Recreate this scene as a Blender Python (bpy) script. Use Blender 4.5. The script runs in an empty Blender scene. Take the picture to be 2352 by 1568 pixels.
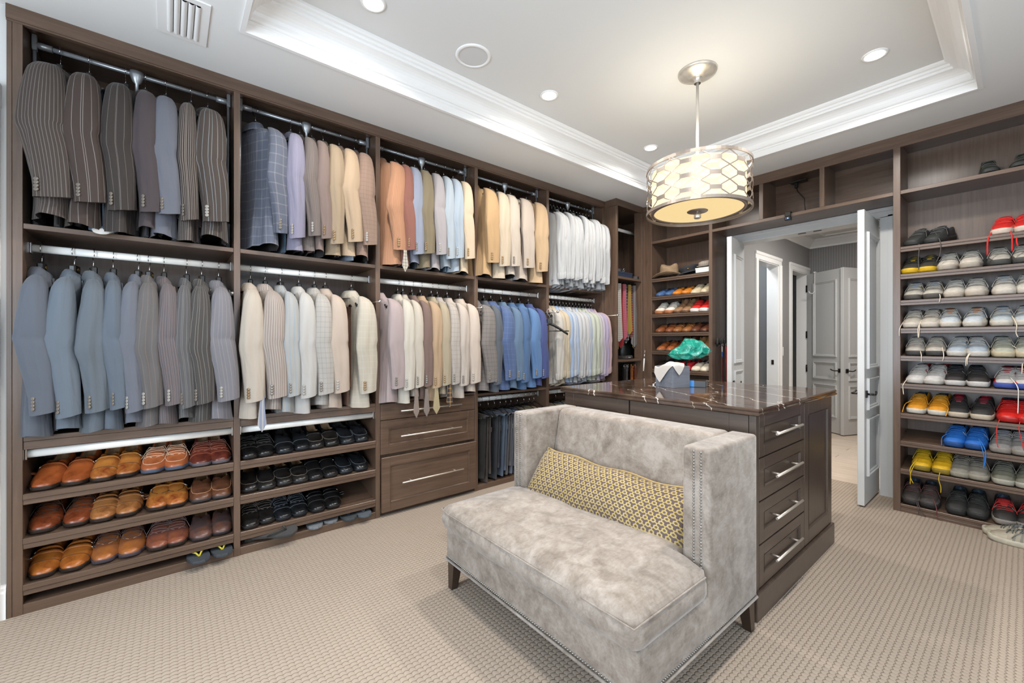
import bpy, math, random
from mathutils import Vector, Matrix

PI = math.pi
scn = bpy.context.scene
COL = scn.collection

# ------------------------------------------------------------------ camera, light, exposure
cam_d = bpy.data.cameras.new('camera')
cam = bpy.data.objects.new('camera', cam_d)
COL.objects.link(cam)
cam_d.sensor_width = 36.0
cam_d.lens = 14.734
cam_d.clip_start = 0.02
cam.location = (0.0, 0.0, 1.25)
cam.rotation_euler = (PI / 2, 0, math.radians(50.768))
scn.camera = cam

scn.view_settings.view_transform = 'Standard'
scn.view_settings.look = 'None'
scn.view_settings.gamma = 1.0
scn.view_settings.use_curve_mapping = False
scn.view_settings.exposure = 0.50

world = bpy.data.worlds.new('world')
scn.world = world
world.use_nodes = True
wb = world.node_tree.nodes['Background']
wb.inputs[0].default_value = (0.62, 0.78, 1.0, 1)
wb.inputs[1].default_value = 2.0

cy = scn.cycles
cy.use_adaptive_sampling = True
cy.adaptive_threshold = 0.03
cy.adaptive_min_samples = 12
cy.max_bounces = 6
cy.diffuse_bounces = 4
cy.glossy_bounces = 2
cy.transmission_bounces = 6
cy.transparent_max_bounces = 6
cy.caustics_reflective = False
cy.caustics_refractive = False
cy.sample_clamp_indirect = 6.0


def lamp(name, kind, loc, power, col, size=0.2, size_y=None, rot=(0, 0, 0), spread=None, parent=None):
    l = bpy.data.lights.new(name, kind)
    l.energy = power
    l.color = col
    if kind == 'AREA':
        l.shape = 'RECTANGLE' if size_y else 'DISK'
        l.size = size
        if size_y:
            l.size_y = size_y
        if spread:
            l.spread = spread
    elif kind in ('POINT', 'SPOT'):
        l.shadow_soft_size = size
        if kind == 'SPOT':
            l.spot_size = spread
            l.spot_blend = 0.6
    o = bpy.data.objects.new(name, l)
    COL.objects.link(o)
    o.location = loc
    o.rotation_euler = rot
    if parent:
        o.parent = parent
    return o


DAY = (0.78, 0.89, 1.0)
WARM = (1.0, 0.955, 0.90)
# daylight entering through the two windows of the wall behind the photographer and the one in the right wall
WIN_POWER = 40
lamp('window_daylight', 'AREA', (-1.15, -1.56, 1.45), WIN_POWER, DAY, 1.3, 1.5, (PI / 2, 0, 0))
lamp('window_daylight', 'AREA', (0.75, -1.56, 1.45), WIN_POWER, DAY, 1.3, 1.5, (PI / 2, 0, 0))
lamp('window_daylight', 'AREA', (1.86, 1.2, 1.45), WIN_POWER * .45, DAY, 1.6, 1.5, (PI / 2, 0, PI / 2))
DOWN_POWER = 7.2
PENDANT_GLOW = 0.74

# ------------------------------------------------------------------ materials


def lin(c):
    if isinstance(c, str):
        c = c.lstrip('#')
        c = [int(c[i:i + 2], 16) / 255 for i in (0, 2, 4)]
        c = [(x / 12.92 if x <= 0.04045 else ((x + 0.055) / 1.055) ** 2.4) for x in c]
    return (c[0], c[1], c[2], 1.0)


MATS = {}


class G:
    """small wrapper around a node tree"""

    def __init__(s, name):
        m = bpy.data.materials.new(name)
        m.use_nodes = True
        s.m, s.t = m, m.node_tree
        s.b = s.t.nodes['Principled BSDF']
        MATS[name] = m

    def n(s, typ, **kw):
        nd = s.t.nodes.new('ShaderNode' + typ)
        for k, v in kw.items():
            if hasattr(nd, k) and k not in ('inputs',):
                setattr(nd, k, v)
        return nd

    def set(s, sock, v):
        if isinstance(v, bpy.types.NodeSocket):
            s.t.links.new(v, sock)
        else:
            sock.default_value = v

    def math(s, op, a, b=0.0, c=None):
        nd = s.n('Math', operation=op)
        s.set(nd.inputs[0], a)
        s.set(nd.inputs[1], b)
        if c is not None:
            s.set(nd.inputs[2], c)
        return nd.outputs[0]

    def mix(s, f, a, b, mode='MIX'):
        nd = s.n('Mix', data_type='RGBA', blend_type=mode)
        s.set(nd.inputs[0], f)
        s.set(nd.inputs[6], a)
        s.set(nd.inputs[7], b)
        return nd.outputs[2]

    def noise(s, vec, scale, detail=3.0, rough=0.5, dist=0.0):
        nd = s.n('TexNoise')
        if vec is not None:
            s.set(nd.inputs['Vector'], vec)
        nd.inputs['Scale'].default_value = scale
        nd.inputs['Detail'].default_value = detail
        nd.inputs['Roughness'].default_value = rough
        nd.inputs['Distortion'].default_value = dist
        return nd.outputs[0]

    def coord(s, which='Object', scale=None, rot=None):
        o = s.n('TexCoord').outputs[which]
        if scale or rot:
            mp = s.n('Mapping')
            s.set(mp.inputs[0], o)
            if scale:
                mp.inputs['Scale'].default_value = scale
            if rot:
                mp.inputs['Rotation'].default_value = rot
            o = mp.outputs[0]
        return o

    def ramp(s, f, stops):
        nd = s.n('ValToRGB')
        s.set(nd.inputs[0], f)
        cr = nd.color_ramp
        while len(cr.elements) < len(stops):
            cr.elements.new(0.5)
        for e, (p, c) in zip(cr.elements, stops):
            e.position = p
            e.color = lin(c)
        return nd.outputs[0]

    def xyz(s, v):
        nd = s.n('SeparateXYZ')
        s.set(nd.inputs[0], v)
        return nd.outputs

    def bump(s, h, strength=0.2, dist=0.002):
        nd = s.n('Bump')
        nd.inputs['Strength'].default_value = strength
        nd.inputs['Distance'].default_value = dist
        s.set(nd.inputs['Height'], h)
        s.set(s.b.inputs['Normal'], nd.outputs[0])

    def fin(s, col, rough=0.5, metal=0.0, spec=0.5, sheen=0.0, coat=0.0):
        b = s.b
        s.set(b.inputs['Base Color'], lin(col) if isinstance(col, (str, tuple, list)) else col)
        s.set(b.inputs['Roughness'], rough)
        b.inputs['Metallic'].default_value = metal
        b.inputs['Specular IOR Level'].default_value = spec
        if sheen:
            b.inputs['Sheen Weight'].default_value = sheen
            b.inputs['Sheen Roughness'].default_value = 0.4
        if coat:
            b.inputs['Coat Weight'].default_value = coat
            b.inputs['Coat Roughness'].default_value = 0.1
        return s.m


def plain(name, col, rough=0.5, metal=0.0, spec=0.5, coat=0.0, mottle=0.0, scale=30):
    if name in MATS:
        return MATS[name]
    g = G(name)
    if mottle:
        f = g.noise(g.coord(), scale, 3)
        c = lin(col)
        d = tuple(x * (1 - mottle) for x in c[:3])
        u = tuple(min(1, x * (1 + mottle)) for x in c[:3])
        return g.fin(g.ramp(f, [(0.3, d), (0.7, u)]), rough, metal, spec, 0, coat)
    return g.fin(col, rough, metal, spec, 0, coat)


def wood(name, c1, c2, grain, rough=0.31, coat=0.0):
    g = G(name)
    sc = {'x': (1.2, 22, 22), 'y': (22, 1.2, 22), 'z': (22, 22, 1.2)}[grain]
    v = g.coord('Object', sc)
    f = g.noise(v, 2.2, 5, 0.62, 0.4)
    f2 = g.noise(g.coord('Object'), 1.3, 2)
    f3 = g.math('ADD', g.math('MULTIPLY', f, 0.75), g.math('MULTIPLY', f2, 0.3))
    col = g.ramp(f3, [(0.3, c1), (0.72, c2)])
    g.bump(f, 0.08, 0.001)
    return g.fin(col, rough, 0, 0.62, 0, coat)


W1, W2 = '#4a382c', '#695445'
WX, WY, WZ = wood('espresso_wood_x', W1, W2, 'x'), wood('espresso_wood_y', W1, W2, 'y'), wood('espresso_wood_z', W1, W2, 'z')
WOOD = {'x': WX, 'y': WY, 'z': WZ}
DW = [wood('island_wood_' + k, '#3c3028', '#52443a', k, 0.33) for k in 'xyz']
PLANK = wood('oak_plank', '#b7a390', '#d6c6b5', 'x', 0.45)
WHITE = plain('white_trim_paint', '#e9e8e6', 0.35)
CEIL = plain('ceiling_paint', '#d6d6d4', 0.9, spec=0.2)
SOFFIT = plain('soffit_paint', '#e0e0de', 0.9, spec=0.2)
WALLP = plain('wall_paint', '#cfcfcd', 0.85, spec=0.2)
GREYW = plain('hall_grey_paint', '#8d8b8a', 0.8, spec=0.2)
BLUEG = plain('blue_grey_lacquer', '#7f868b', 0.4)
CHROME = plain('chrome', '#d8d8d8', 0.18, 1.0)
RAIL = plain('bright_rail_steel', '#eceae4', 0.32, 0.15)
NICKEL = plain('brushed_nickel', '#d2c8ba', 0.34, 0.65)
GREYM = plain('grey_pull_down_steel', '#a3a6a9', 0.32, 0.6)
BLACKP = plain('black_hanger_plastic', '#191715', 0.35)
BRONZE = plain('dark_bronze', '#35322f', 0.4, 0.7)
BRASS = plain('antique_brass', '#b08d54', 0.3, 1.0)
LINING = plain('dark_lining', '#241f1d', 0.8)
TAN = plain('tan_lining', '#a98a68', 0.7)
DARK = plain('black_void', '#0d0c0b', 0.8)
BTN = plain('horn_button', '#6d655c', 0.25, 0.1)
BTN2 = plain('brass_button', '#82694a', 0.35, 0.4)
PEARL = plain('pearl_button', '#8f8a82', 0.3)


def emis(name, col, strength):
    g = G(name)
    g.b.inputs['Emission Color'].default_value = lin(col)
    g.b.inputs['Emission Strength'].default_value = strength
    return g.fin('#8f8468', 0.6)


LENS = emis('downlight_lens', '#fffaf0', 10.0)


def fabric(name, col, stripe=None, period=0.02, width=0.12, check=None, cper=0.04, cw=0.15, tweed=0.10, rough=0.85):
    if name in MATS:
        return MATS[name]
    g = G(name)
    uv = g.coord('UV')
    x, y, _ = g.xyz(uv)
    def tone(q):
        q = lin(q)
        lum = .3 * q[0] + .6 * q[1] + .1 * q[2]
        k_ = .84 - .40 * lum
        return tuple((x * .86 + lum * .14) * k_ for x in q[:3]) + (1,)
    c = tone(col)
    if stripe:
        f = g.math('FRACT', g.math('DIVIDE', x, period))
        f = g.math('LESS_THAN', f, width)
        c = g.mix(g.math('MULTIPLY', f, 0.62), c, tone(stripe))
    if check:
        fx = g.math('LESS_THAN', g.math('FRACT', g.math('DIVIDE', x, cper)), cw)
        fy = g.math('LESS_THAN', g.math('FRACT', g.math('DIVIDE', y, cper * 1.15)), cw)
        f = g.math('MULTIPLY', g.math('ADD', fx, fy), 0.42)
        c = g.mix(f, c, tone(check))
    nz = g.noise(uv, 520, 2, 0.7)
    mp = g.n('Mapping')
    g.set(mp.inputs[0], uv)
    mp.inputs['Scale'].default_value = (13, 2.6, 1)
    nz2 = g.noise(mp.outputs[0], 1.0, 3, 0.5, 0.6)
    k = g.math('ADD', g.math('MULTIPLY', nz, tweed * 2), g.math('MULTIPLY', nz2, 0.16))
    k = g.math('ADD', k, 1 - tweed - 0.08)
    kk = g.n('CombineXYZ')
    for i in range(3):
        g.set(kk.inputs[i], k)
    c = g.mix(1.0, c, kk.outputs[0], 'MULTIPLY')
    g.bump(nz2, 0.75, 0.016)
    return g.fin(c, rough, 0, 0.2, 0.12)


def leather(name, col, burn=None, rough=0.3):
    if name in MATS:
        return MATS[name]
    g = G(name)
    f = g.noise(g.coord(), 22, 3, 0.6, 0.8)
    c = lin(col)
    d = lin(burn) if burn else tuple(x * 0.55 for x in c[:3])
    g.bump(g.noise(g.coord(), 60, 2), 0.08, 0.002)
    return g.fin(g.ramp(f, [(0.25, d[:3]), (0.6, c[:3])]), rough, 0, 0.5)


# ------------------------------------------------------------------ mesh building


def sgnpow(v, p):
    return math.copysign(abs(v) ** p, v)


class MB:
    def __init__(s):
        s.v, s.f, s.sm, s.uv = [], [], [], []

    def face(s, idx, sm=False, uv=None):
        s.f.append(tuple(idx))
        s.sm.append(sm)
        s.uv.append(uv)

    def box(s, x0, x1, y0, y1, z0, z1, b=0.0, M=None):
        if x0 > x1: x0, x1 = x1, x0
        if y0 > y1: y0, y1 = y1, y0
        if z0 > z1: z0, z1 = z1, z0
        b = min(b, (x1 - x0) * 0.45, (y1 - y0) * 0.45, (z1 - z0) * 0.45)
        o = len(s.v)
        X, Y, Z = (x0, x1), (y0, y1), (z0, z1)
        T = (lambda p: tuple(M @ Vector(p))) if M is not None else (lambda p: p)
        if b <= 0:
            for i in range(8):
                s.v.append(T((X[i & 1], Y[(i >> 1) & 1], Z[i >> 2])))
            for q in ((0, 2, 3, 1), (4, 5, 7, 6), (0, 1, 5, 4), (2, 6, 7, 3), (0, 4, 6, 2), (1, 3, 7, 5)):
                s.face([o + k for k in q])
            return s
        # chamfered box: three vertices per corner
        def vi(i, a):
            return o + i * 3 + a
        for i in range(8):
            sg = [1 if (i >> k) & 1 else -1 for k in range(3)]
            c = [X[i & 1], Y[(i >> 1) & 1], Z[i >> 2]]
            for a in range(3):
                p = [c[k] - sg[k] * b if k != a else c[k] for k in range(3)]
                s.v.append(T(tuple(p)))
        for a, quads in ((2, ((0, 2, 3, 1), (4, 5, 7, 6))), (1, ((0, 1, 5, 4), (2, 6, 7, 3))), (0, ((0, 4, 6, 2), (1, 3, 7, 5)))):
            for q in quads:
                s.face([vi(k, a) for k in q])
        for k in range(3):
            for i in range(8):
                j = i | (1 << k)
                if i == j:
                    continue
                a, c = [q for q in range(3) if q != k]
                s.face([vi(i, a), vi(i, c), vi(j, c), vi(j, a)])
        for i in range(8):
            s.face([vi(i, 0), vi(i, 1), vi(i, 2)])
        return s

    def loft(s, rings, closed=True, cap0=False, cap1=False, sm=True, uv=False, flip=False):
        n = len(rings[0])
        o = len(s.v)
        for r in rings:
            s.v.extend(tuple(p) for p in r)
        us = None
        if uv:
            # lengthwise pattern: u from the widest ring, v from the mean path
            best, us = 0, None
            for r in rings:
                acc, t = [0.0], 0.0
                for i in range(n):
                    a, b = r[i], r[(i + 1) % n]
                    t += math.dist(a, b)
                    acc.append(t)
                if t > best:
                    best, us = t, acc
            vs, t = [0.0], 0.0
            for r0, r1 in zip(rings, rings[1:]):
                t += sum(math.dist(a, b) for a, b in zip(r0, r1)) / n
                vs.append(t)
        m = n if closed else n - 1
        for k in range(len(rings) - 1):
            for i in range(m):
                j = (i + 1) % n
                q = [o + k * n + i, o + k * n + j, o + (k + 1) * n + j, o + (k + 1) * n + i]
                u = None
                if uv:
                    u = [(us[i], vs[k]), (us[i + 1], vs[k]), (us[i + 1], vs[k + 1]), (us[i], vs[k + 1])]
                if flip:
                    q.reverse()
                    if u:
                        u.reverse()
                s.face(q, sm, u)
        if cap0:
            s.face([o + i for i in range(n)][::-1], False)
        if cap1:
            s.face([o + (len(rings) - 1) * n + i for i in range(n)], False)
        return s

    def tube(s, path, r, n=8, cap=True, rr=None):
        P = [Vector(p) for p in path]
        rings = []
        up = Vector((0, 0, 1))
        t0 = (P[1] - P[0]).normalized()
        if abs(t0.dot(up)) > 0.95:
            up = Vector((1, 0, 0))
        nrm = (up - t0 * up.dot(t0)).normalized()
        for i, p in enumerate(P):
            a = P[max(i - 1, 0)]
            b = P[min(i + 1, len(P) - 1)]
            t = (b - a)
            t = t.normalized() if t.length > 1e-9 else t0
            nrm = nrm - t * nrm.dot(t)
            nrm = nrm.normalized() if nrm.length > 1e-6 else t.orthogonal().normalized()
            bn = t.cross(nrm)
            rad = rr[i] if rr else r
            rings.append([p + (nrm * math.cos(2 * PI * k / n) + bn * math.sin(2 * PI * k / n)) * rad for k in range(n)])
        return s.loft(rings, True, cap, cap)

    def lathe(s, prof, n=32, cx=0, cy=0, sm=True, cap0=False, cap1=False, a0=0.0, a1=2 * PI):
        full = abs(a1 - a0 - 2 * PI) < 1e-6
        m = n if full else n + 1
        rings = [[(cx + r * math.cos(a0 + (a1 - a0) * k / n), cy + r * math.sin(a0 + (a1 - a0) * k / n), z) for k in range(m)] for r, z in prof]
        return s.loft(rings, full, cap0, cap1, sm)

    def prism(s, pts, axis, a0, a1, sm=False):
        """pts 2-D outline, extruded along axis (0,1,2) from a0 to a1"""
        def mk(p, a):
            q = [p[0], p[1]]
            q.insert(axis, a)
            return tuple(q)
        return s.loft([[mk(p, a0) for p in pts], [mk(p, a1) for p in pts]], True, True, True, sm)

    def build(s, name, mat, parent=None, loc=None, rot=None):
        me = bpy.data.meshes.new(name)
        me.from_pydata(s.v, [], s.f)
        me.polygons.foreach_set('use_smooth', s.sm)
        if any(u is not None for u in s.uv):
            lay = me.uv_layers.new(name='UVMap')
            buf = []
            for f, u in zip(s.f, s.uv):
                if u is None:
                    u = [(s.v[i][0] + s.v[i][1], s.v[i][2]) for i in f]
                for q in u:
                    buf.extend(q)
            lay.data.foreach_set('uv', buf)
        me.materials.append(mat)
        me.update()
        return place(name, me, mat, parent, loc, rot)


def place(name, me, mat=None, parent=None, loc=None, rot=None):
    o = bpy.data.objects.new(name, me)
    COL.objects.link(o)
    if parent is not None:
        o.parent = parent
    if loc is not None:
        o.location = loc
    if rot is not None:
        o.rotation_euler = rot
    if mat is not None and me.materials[0] != mat:
        o.material_slots[0].link = 'OBJECT'
        o.material_slots[0].material = mat
    return o


def tag(o, label=None, cat=None, group=None, kind=None):
    if label: o['label'] = label
    if cat: o['category'] = cat
    if group: o['group'] = group
    if kind: o['kind'] = kind
    return o


def thing(name, label, cat, loc=(0, 0, 0), rot=(0, 0, 0), group=None):
    o = bpy.data.objects.new(name, None)
    o.empty_display_size = 0.05
    COL.objects.link(o)
    o.location = loc
    o.rotation_euler = rot
    return tag(o, label, cat, group)


def structure(name, mb, mat, label):
    return tag(mb.build(name, mat), label, None, None, 'structure')


def sbox(name, mat, label, *a, **k):
    return structure(name, MB().box(*a, **k), mat, label)


def pbox(name, mat, parent, *a, **k):
    return MB().box(*a, **k).build(name, mat, parent)


ORD = ['first', 'second', 'third', 'fourth', 'fifth', 'sixth', 'seventh', 'eighth', 'ninth', 'tenth', 'eleventh', 'twelfth',
       'thirteenth', 'fourteenth', 'fifteenth', 'sixteenth', 'seventeenth', 'eighteenth', 'nineteenth', 'twentieth']
# ------------------------------------------------------------------ the room
PANEL_M = plain('door_white_paint', '#bfbfbd', 0.35)
ZC, ZU = 2.77, 2.95                       # soffit and raised tray ceiling
XL, XK = -2.90, -3.33                     # front and back of the long closet run
YB, YK = 4.169, 4.48                      # front and back of the far closet run
RX1, RY0 = 1.9, -1.6                      # right wall, wall behind the photographer


def carpet():
    g = G('woven_loop_carpet')
    v = g.coord('Object')
    x, y, _ = g.xyz(v)
    wob = g.noise(v, 26, 2)
    x = g.math('ADD', x, g.math('MULTIPLY', g.math('SUBTRACT', wob, 0.5), 0.007))
    y = g.math('ADD', y, g.math('MULTIPLY', g.math('SUBTRACT', g.noise(v, 33, 2), 0.5), 0.007))
    PX, PY = 0.0212, 0.0235
    fy = g.math('FRACT', g.math('DIVIDE', y, PY))
    t = g.math('SUBTRACT', fy, 0.5)
    arch = g.math('SUBTRACT', 0.25, g.math('MULTIPLY', t, t))        # 0 at the ends of a loop, .25 in its middle
    xs = g.math('ADD', g.math('DIVIDE', x, PX), g.math('MULTIPLY', arch, 1.15))
    fx = g.math('FRACT', xs)
    # pile height: rounded across the rib, rounded along the loop
    hx = g.math('SUBTRACT', 1.0, g.math('POWER', g.math('ABSOLUTE', g.math('SUBTRACT', g.math('MULTIPLY', fx, 2), 1.0)), 5))
    hy = g.math('ADD', 0.6, g.math('MULTIPLY', arch, 1.6))
    hgt = g.math('MULTIPLY', hx, hy)
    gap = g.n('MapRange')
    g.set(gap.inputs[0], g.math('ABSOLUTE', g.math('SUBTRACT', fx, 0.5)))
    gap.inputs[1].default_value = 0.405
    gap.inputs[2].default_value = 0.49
    fine = g.noise(v, 700, 2, 0.7)
    big = g.noise(v, 2.2, 3)
    base = g.mix(fine, lin('#918374'), lin('#b8a99a'))
    base = g.mix(g.math('MULTIPLY', big, 0.35), base, lin('#988a7b'))
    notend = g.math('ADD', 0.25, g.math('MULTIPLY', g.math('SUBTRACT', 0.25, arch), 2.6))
    col = g.mix(g.math('MULTIPLY', gap.outputs[0], notend), base, lin('#4a3a29'))  # shade and darker backing yarn in the rib gaps, painted into the colour
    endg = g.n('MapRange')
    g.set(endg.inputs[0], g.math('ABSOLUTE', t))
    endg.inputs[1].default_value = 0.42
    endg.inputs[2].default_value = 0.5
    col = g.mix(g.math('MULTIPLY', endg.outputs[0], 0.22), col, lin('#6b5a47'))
    g.bump(g.math('ADD', hgt, g.math('MULTIPLY', fine, 0.15)), 0.7, 0.005)
    return g.fin(col, 0.95, 0, 0.1)


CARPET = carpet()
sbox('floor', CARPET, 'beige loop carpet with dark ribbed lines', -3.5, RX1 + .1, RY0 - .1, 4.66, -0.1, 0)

# walls ------------------------------------------------------------
sbox('wall_left', WALLP, 'wall behind the long closet run', -3.5, XK - .025, -0.567, 4.66, 0, ZC + .3)
sbox('wall_left_return', WALLP, 'pale grey wall ending the closet run', -3.5, -2.915, RY0, -0.571, 0, ZC)
m = MB()
m.box(-3.5, -1.88, YK + .02, 4.66, 0, 3.0)
m.box(-0.70, RX1 + .1, YK + .02, 4.66, 0, 3.0)
m.box(-1.88, -0.70, YK + .02, 4.66, 2.28, 3.0)
structure('wall_back', m, WALLP, 'wall behind the far closet run with the doorway')
m = MB()                                                            # wall behind the photographer, two window openings
for x0, x1 in ((-3.5, -1.8), (-0.5, 0.1), (1.4, RX1 + .1)):
    m.box(x0, x1, RY0 - .1, RY0, 0, 3.0)
for x0, x1 in ((-1.8, -0.5), (0.1, 1.4)):
    m.box(x0, x1, RY0 - .1, RY0, 0, 0.7)
    m.box(x0, x1, RY0 - .1, RY0, 2.2, 3.0)
structure('wall_front', m, WALLP, 'pale wall with two windows behind the viewer')
m = MB()
for y0, y1 in ((RY0 - .1, 0.4), (2.0, 4.66)):
    m.box(RX1, RX1 + .1, y0, y1, 0, 3.0)
m.box(RX1, RX1 + .1, 0.4, 2.0, 0, 0.7)
m.box(RX1, RX1 + .1, 0.4, 2.0, 2.2, 3.0)
structure('wall_right', m, WALLP, 'pale wall with a window out of view')
for i, (x0, x1) in enumerate(((-1.8, -0.5), (0.1, 1.4))):
    m = MB()
    for a, b, c, d in ((x0, x0 + .05, .7, 2.2), (x1 - .05, x1, .7, 2.2), (x0, x1, .7, .75), (x0, x1, 2.15, 2.2), ((x0 + x1) / 2 - .015, (x0 + x1) / 2 + .015, .7, 2.2)):
        m.box(a, b, RY0 - .07, RY0 - .02, c, d)
    structure('window_%d' % (i + 1), m, WHITE, 'white window frame behind the viewer')
m = MB()
for a, b, c, d in ((.4, .45, .7, 2.2), (1.95, 2.0, .7, 2.2), (.4, 2.0, .7, .75), (.4, 2.0, 2.15, 2.2), (1.185, 1.215, .7, 2.2)):
    m.box(RX1 + .02, RX1 + .07, a, b, c, d)
structure('window_3', m, WHITE, 'white window frame in the right wall')

# white casing and baseboard at the near end of the closet run
prof = [(0, 0), (.016, 0), (.016, .118), (.012, .128), (.012, .14), (.006, .152), (0, .155)]
m = MB()
m.loft([[(-2.915 + p, y, z) for p, z in prof] for y in (-0.5715, -0.60)], True, True, True, False)
structure('baseboard_left', m, WHITE, 'white moulded baseboard beside the closet run')
m = MB()
cp = [(0, 0), (.03, 0), (.03, .012), (.022, .02), (.022, .06), (.03, .068), (.03, .095), (0, .095)]
m.loft([[(-2.915 + p, -0.588 - q, z) for p, q in cp] for z in (0, 2.30)], True, True, True, False)
m.box(-2.915, -2.882, -1.5, -0.585, 2.30, 2.40)
m.box(-2.915, -2.905, -1.45, -0.67, 0, 2.30)
structure('door_1', m, WHITE, 'white cased door at the edge beside the closet run')

# ceiling ----------------------------------------------------------
TX0, TX1, TY0, TY1 = -2.42, -0.17, 0.276, 3.755
m = MB()
m.box(-3.5, TX0, RY0 - .1, 4.66, ZC, ZC + .05)
m.box(TX1, RX1 + .1, RY0 - .1, 4.66, ZC, ZC + .05)
m.box(TX0, TX1, RY0 - .1, TY0, ZC, ZC + .05)
m.box(TX0, TX1, TY1, 4.66, ZC, ZC + .05)
structure('ceiling', m, SOFFIT, 'lower pale grey ceiling border around the tray')
sbox('ceiling_tray', CEIL, 'raised white tray ceiling', TX0 - .05, TX1 + .05, TY0 - .05, TY1 + .05, ZU, ZU + .05)
m = MB()
cove = [(0.034 + .066 * (1 - math.cos(a)), 2.832 + .062 * math.sin(a)) for a in [PI / 2 * k / 6 for k in range(7)]]
prof = [(-.012, 2.77), (-.012, 2.762), (.010, 2.762), (.010, 2.806), (.018, 2.810), (.018, 2.822), (.028, 2.824), (.034, 2.832)] + cove[1:] + \
       [(.104, 2.894), (.104, 2.908), (.116, 2.912), (.116, 2.926), (.130, 2.930), (.138, 2.938), (.138, 2.951)]
rings = [[(TX0 + p, TY0 + p, z) for p, z in prof], [(TX1 - p, TY0 + p, z) for p, z in prof],
         [(TX1 - p, TY1 - p, z) for p, z in prof], [(TX0 + p, TY1 - p, z) for p, z in prof]]
m.loft(rings + [rings[0]], False, False, False, False)
structure('trim_1', m, WHITE, 'white stepped crown moulding around the tray ceiling')


def downlight(x, y, label):
    t = thing('downlight', label, 'ceiling light', (x, y, ZU), group='recessed downlights in the tray ceiling')
    MB().lathe([(.062, 0), (.060, -.007), (.048, -.005), (.046, .0)], 28).build('trim_ring', WHITE, t)
    MB().lathe([(.047, -.003), (.03, -.0045), (.001, -.005)], 28).build('lens', LENS, t)
    lamp('downlight_lamp', 'SPOT', (0, 0, -.03), DOWN_POWER * 8, WARM, .05, spread=math.radians(160), parent=t)
    return t


downlight(-2.07, 0.79, 'round recessed downlight nearest the ceiling vent, cut by the top edge')
downlight(-2.08, 2.03, 'round recessed downlight beside the ceiling speaker')
downlight(-2.08, 3.27, 'small round recessed downlight in the far corner beside the pendant')
downlight(-0.565, 3.24, 'round recessed downlight above the sneaker shelves')
downlight(-0.565, 2.03, 'round recessed downlight out of view over the island')
downlight(-0.565, 0.79, 'round recessed downlight out of view over the viewer')
t = thing('ceiling_speaker', 'round flush white ceiling speaker grille', 'speaker', (-2.08, 1.40, ZU))
MB().lathe([(.105, 0), (.103, -.006), (.088, -.008), (.086, -.004)], 36).build('rim', WHITE, t)
MB().lathe([(.087, -.004), (.05, -.005), (.001, -.0055)], 36).build('grille', plain('speaker_grille', '#c9c9c8', .8), t)

t = thing('air_vent', 'white ceiling air vent with curved louvres above the jackets', 'vent', (-2.50, 0.05, ZC))
m = MB()
vx, vy = .17, .095
m.box(-vx, -vx + .03, -vy, vy, -.006, 0); m.box(vx - .03, vx, -vy, vy, -.006, 0)
m.box(-vx + .03, vx - .03, -vy, -vy + .035, -.006, 0); m.box(-vx + .03, vx - .03, vy - .035, vy, -.006, 0)
m.build('frame', WHITE, t)
pbox('throat_shade', plain('vent_shadow', '#4a4a48', .9), t, -vx + .03, vx - .03, -vy + .035, vy - .035, -.0012, -.0002)  # thin dark sheet painting the shade behind the louvres, no duct modelled
lou = MB()
lou.loft([[(x, .012 * math.cos(a), -.014 * math.sin(a) + .001) for a in [PI * k / 8 for k in range(9)]] for x in (-vx + .032, vx - .032)], False)
lm = lou.build('louvre', WHITE, t, (0, -.05, 0))
for k in range(1, 5):
    place('louvre', lm.data, None, t, (0, -.05 + k * .0255, 0))

# ------------------------------------------------------------------ doors and hallway



def frame_ring(m, x0, x1, z0, z1, w, y, d):
    """stepped panel moulding, a closed rectangle standing d proud of the face y"""
    pr = [(0, 0), (.004, d), (w * .35, d), (w * .5, d * .55), (w * .8, d * .5), (w, 0)]
    rings = []
    for p, q in pr:
        rings.append([(x0 + p, y + q, z0 + p), (x1 - p, y + q, z0 + p), (x1 - p, y + q, z1 - p), (x0 + p, y + q, z1 - p)])
    m.loft(rings, True, False, False, False)


def door_leaf(name, label, w, h, t, loc, rz, panels, margin, handle_z, struct=True):
    d = thing(name, label, None, loc, (0, 0, rz))
    d['kind'] = 'structure'
    pbox('leaf', PANEL_M, d, 0, w, -t / 2, t / 2, .012, h, .002)
    for z0, z1 in panels:
        for sgn in (-1, 1):
            m = MB()
            frame_ring(m, margin, w - margin, z0, z1, .034, sgn * t / 2, sgn * .016)
            m.build('panel_moulding', PANEL_M, d)
    for sgn in (-1, 1):
        hd = pbox('handle', BRONZE, d, w - .085, w - .035, sgn * t / 2, sgn * (t / 2 + .008), handle_z - .027, handle_z + .027, .002)
        m = MB()
        m.tube([(w - .06, sgn * t / 2, handle_z), (w - .06, sgn * (t / 2 + .045), handle_z)], .008, 8)
        m.tube([(w - .06, sgn * (t / 2 + .045), handle_z), (w - .10, sgn * (t / 2 + .047), handle_z - .004), (w - .14, sgn * (t / 2 + .045), handle_z + .004), (w - .165, sgn * (t / 2 + .04), handle_z + .014)], .007, 8)
        m.build('lever', BRONZE, hd)
    for z in (.22, .86, 1.35, 2.02) if h > 2.2 else (.2, 1.1, 1.9):
        hg = pbox('hinge', BRONZE, d, -.022, .004, -t / 2 - .004, t / 2 - .006, z - .05, z + .05)
        MB().tube([(-.004, -t / 2 - .004, z - .05), (-.004, -t / 2 - .004, z + .05)], .006, 8).build('knuckle', BRONZE, hg)
    return d


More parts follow.
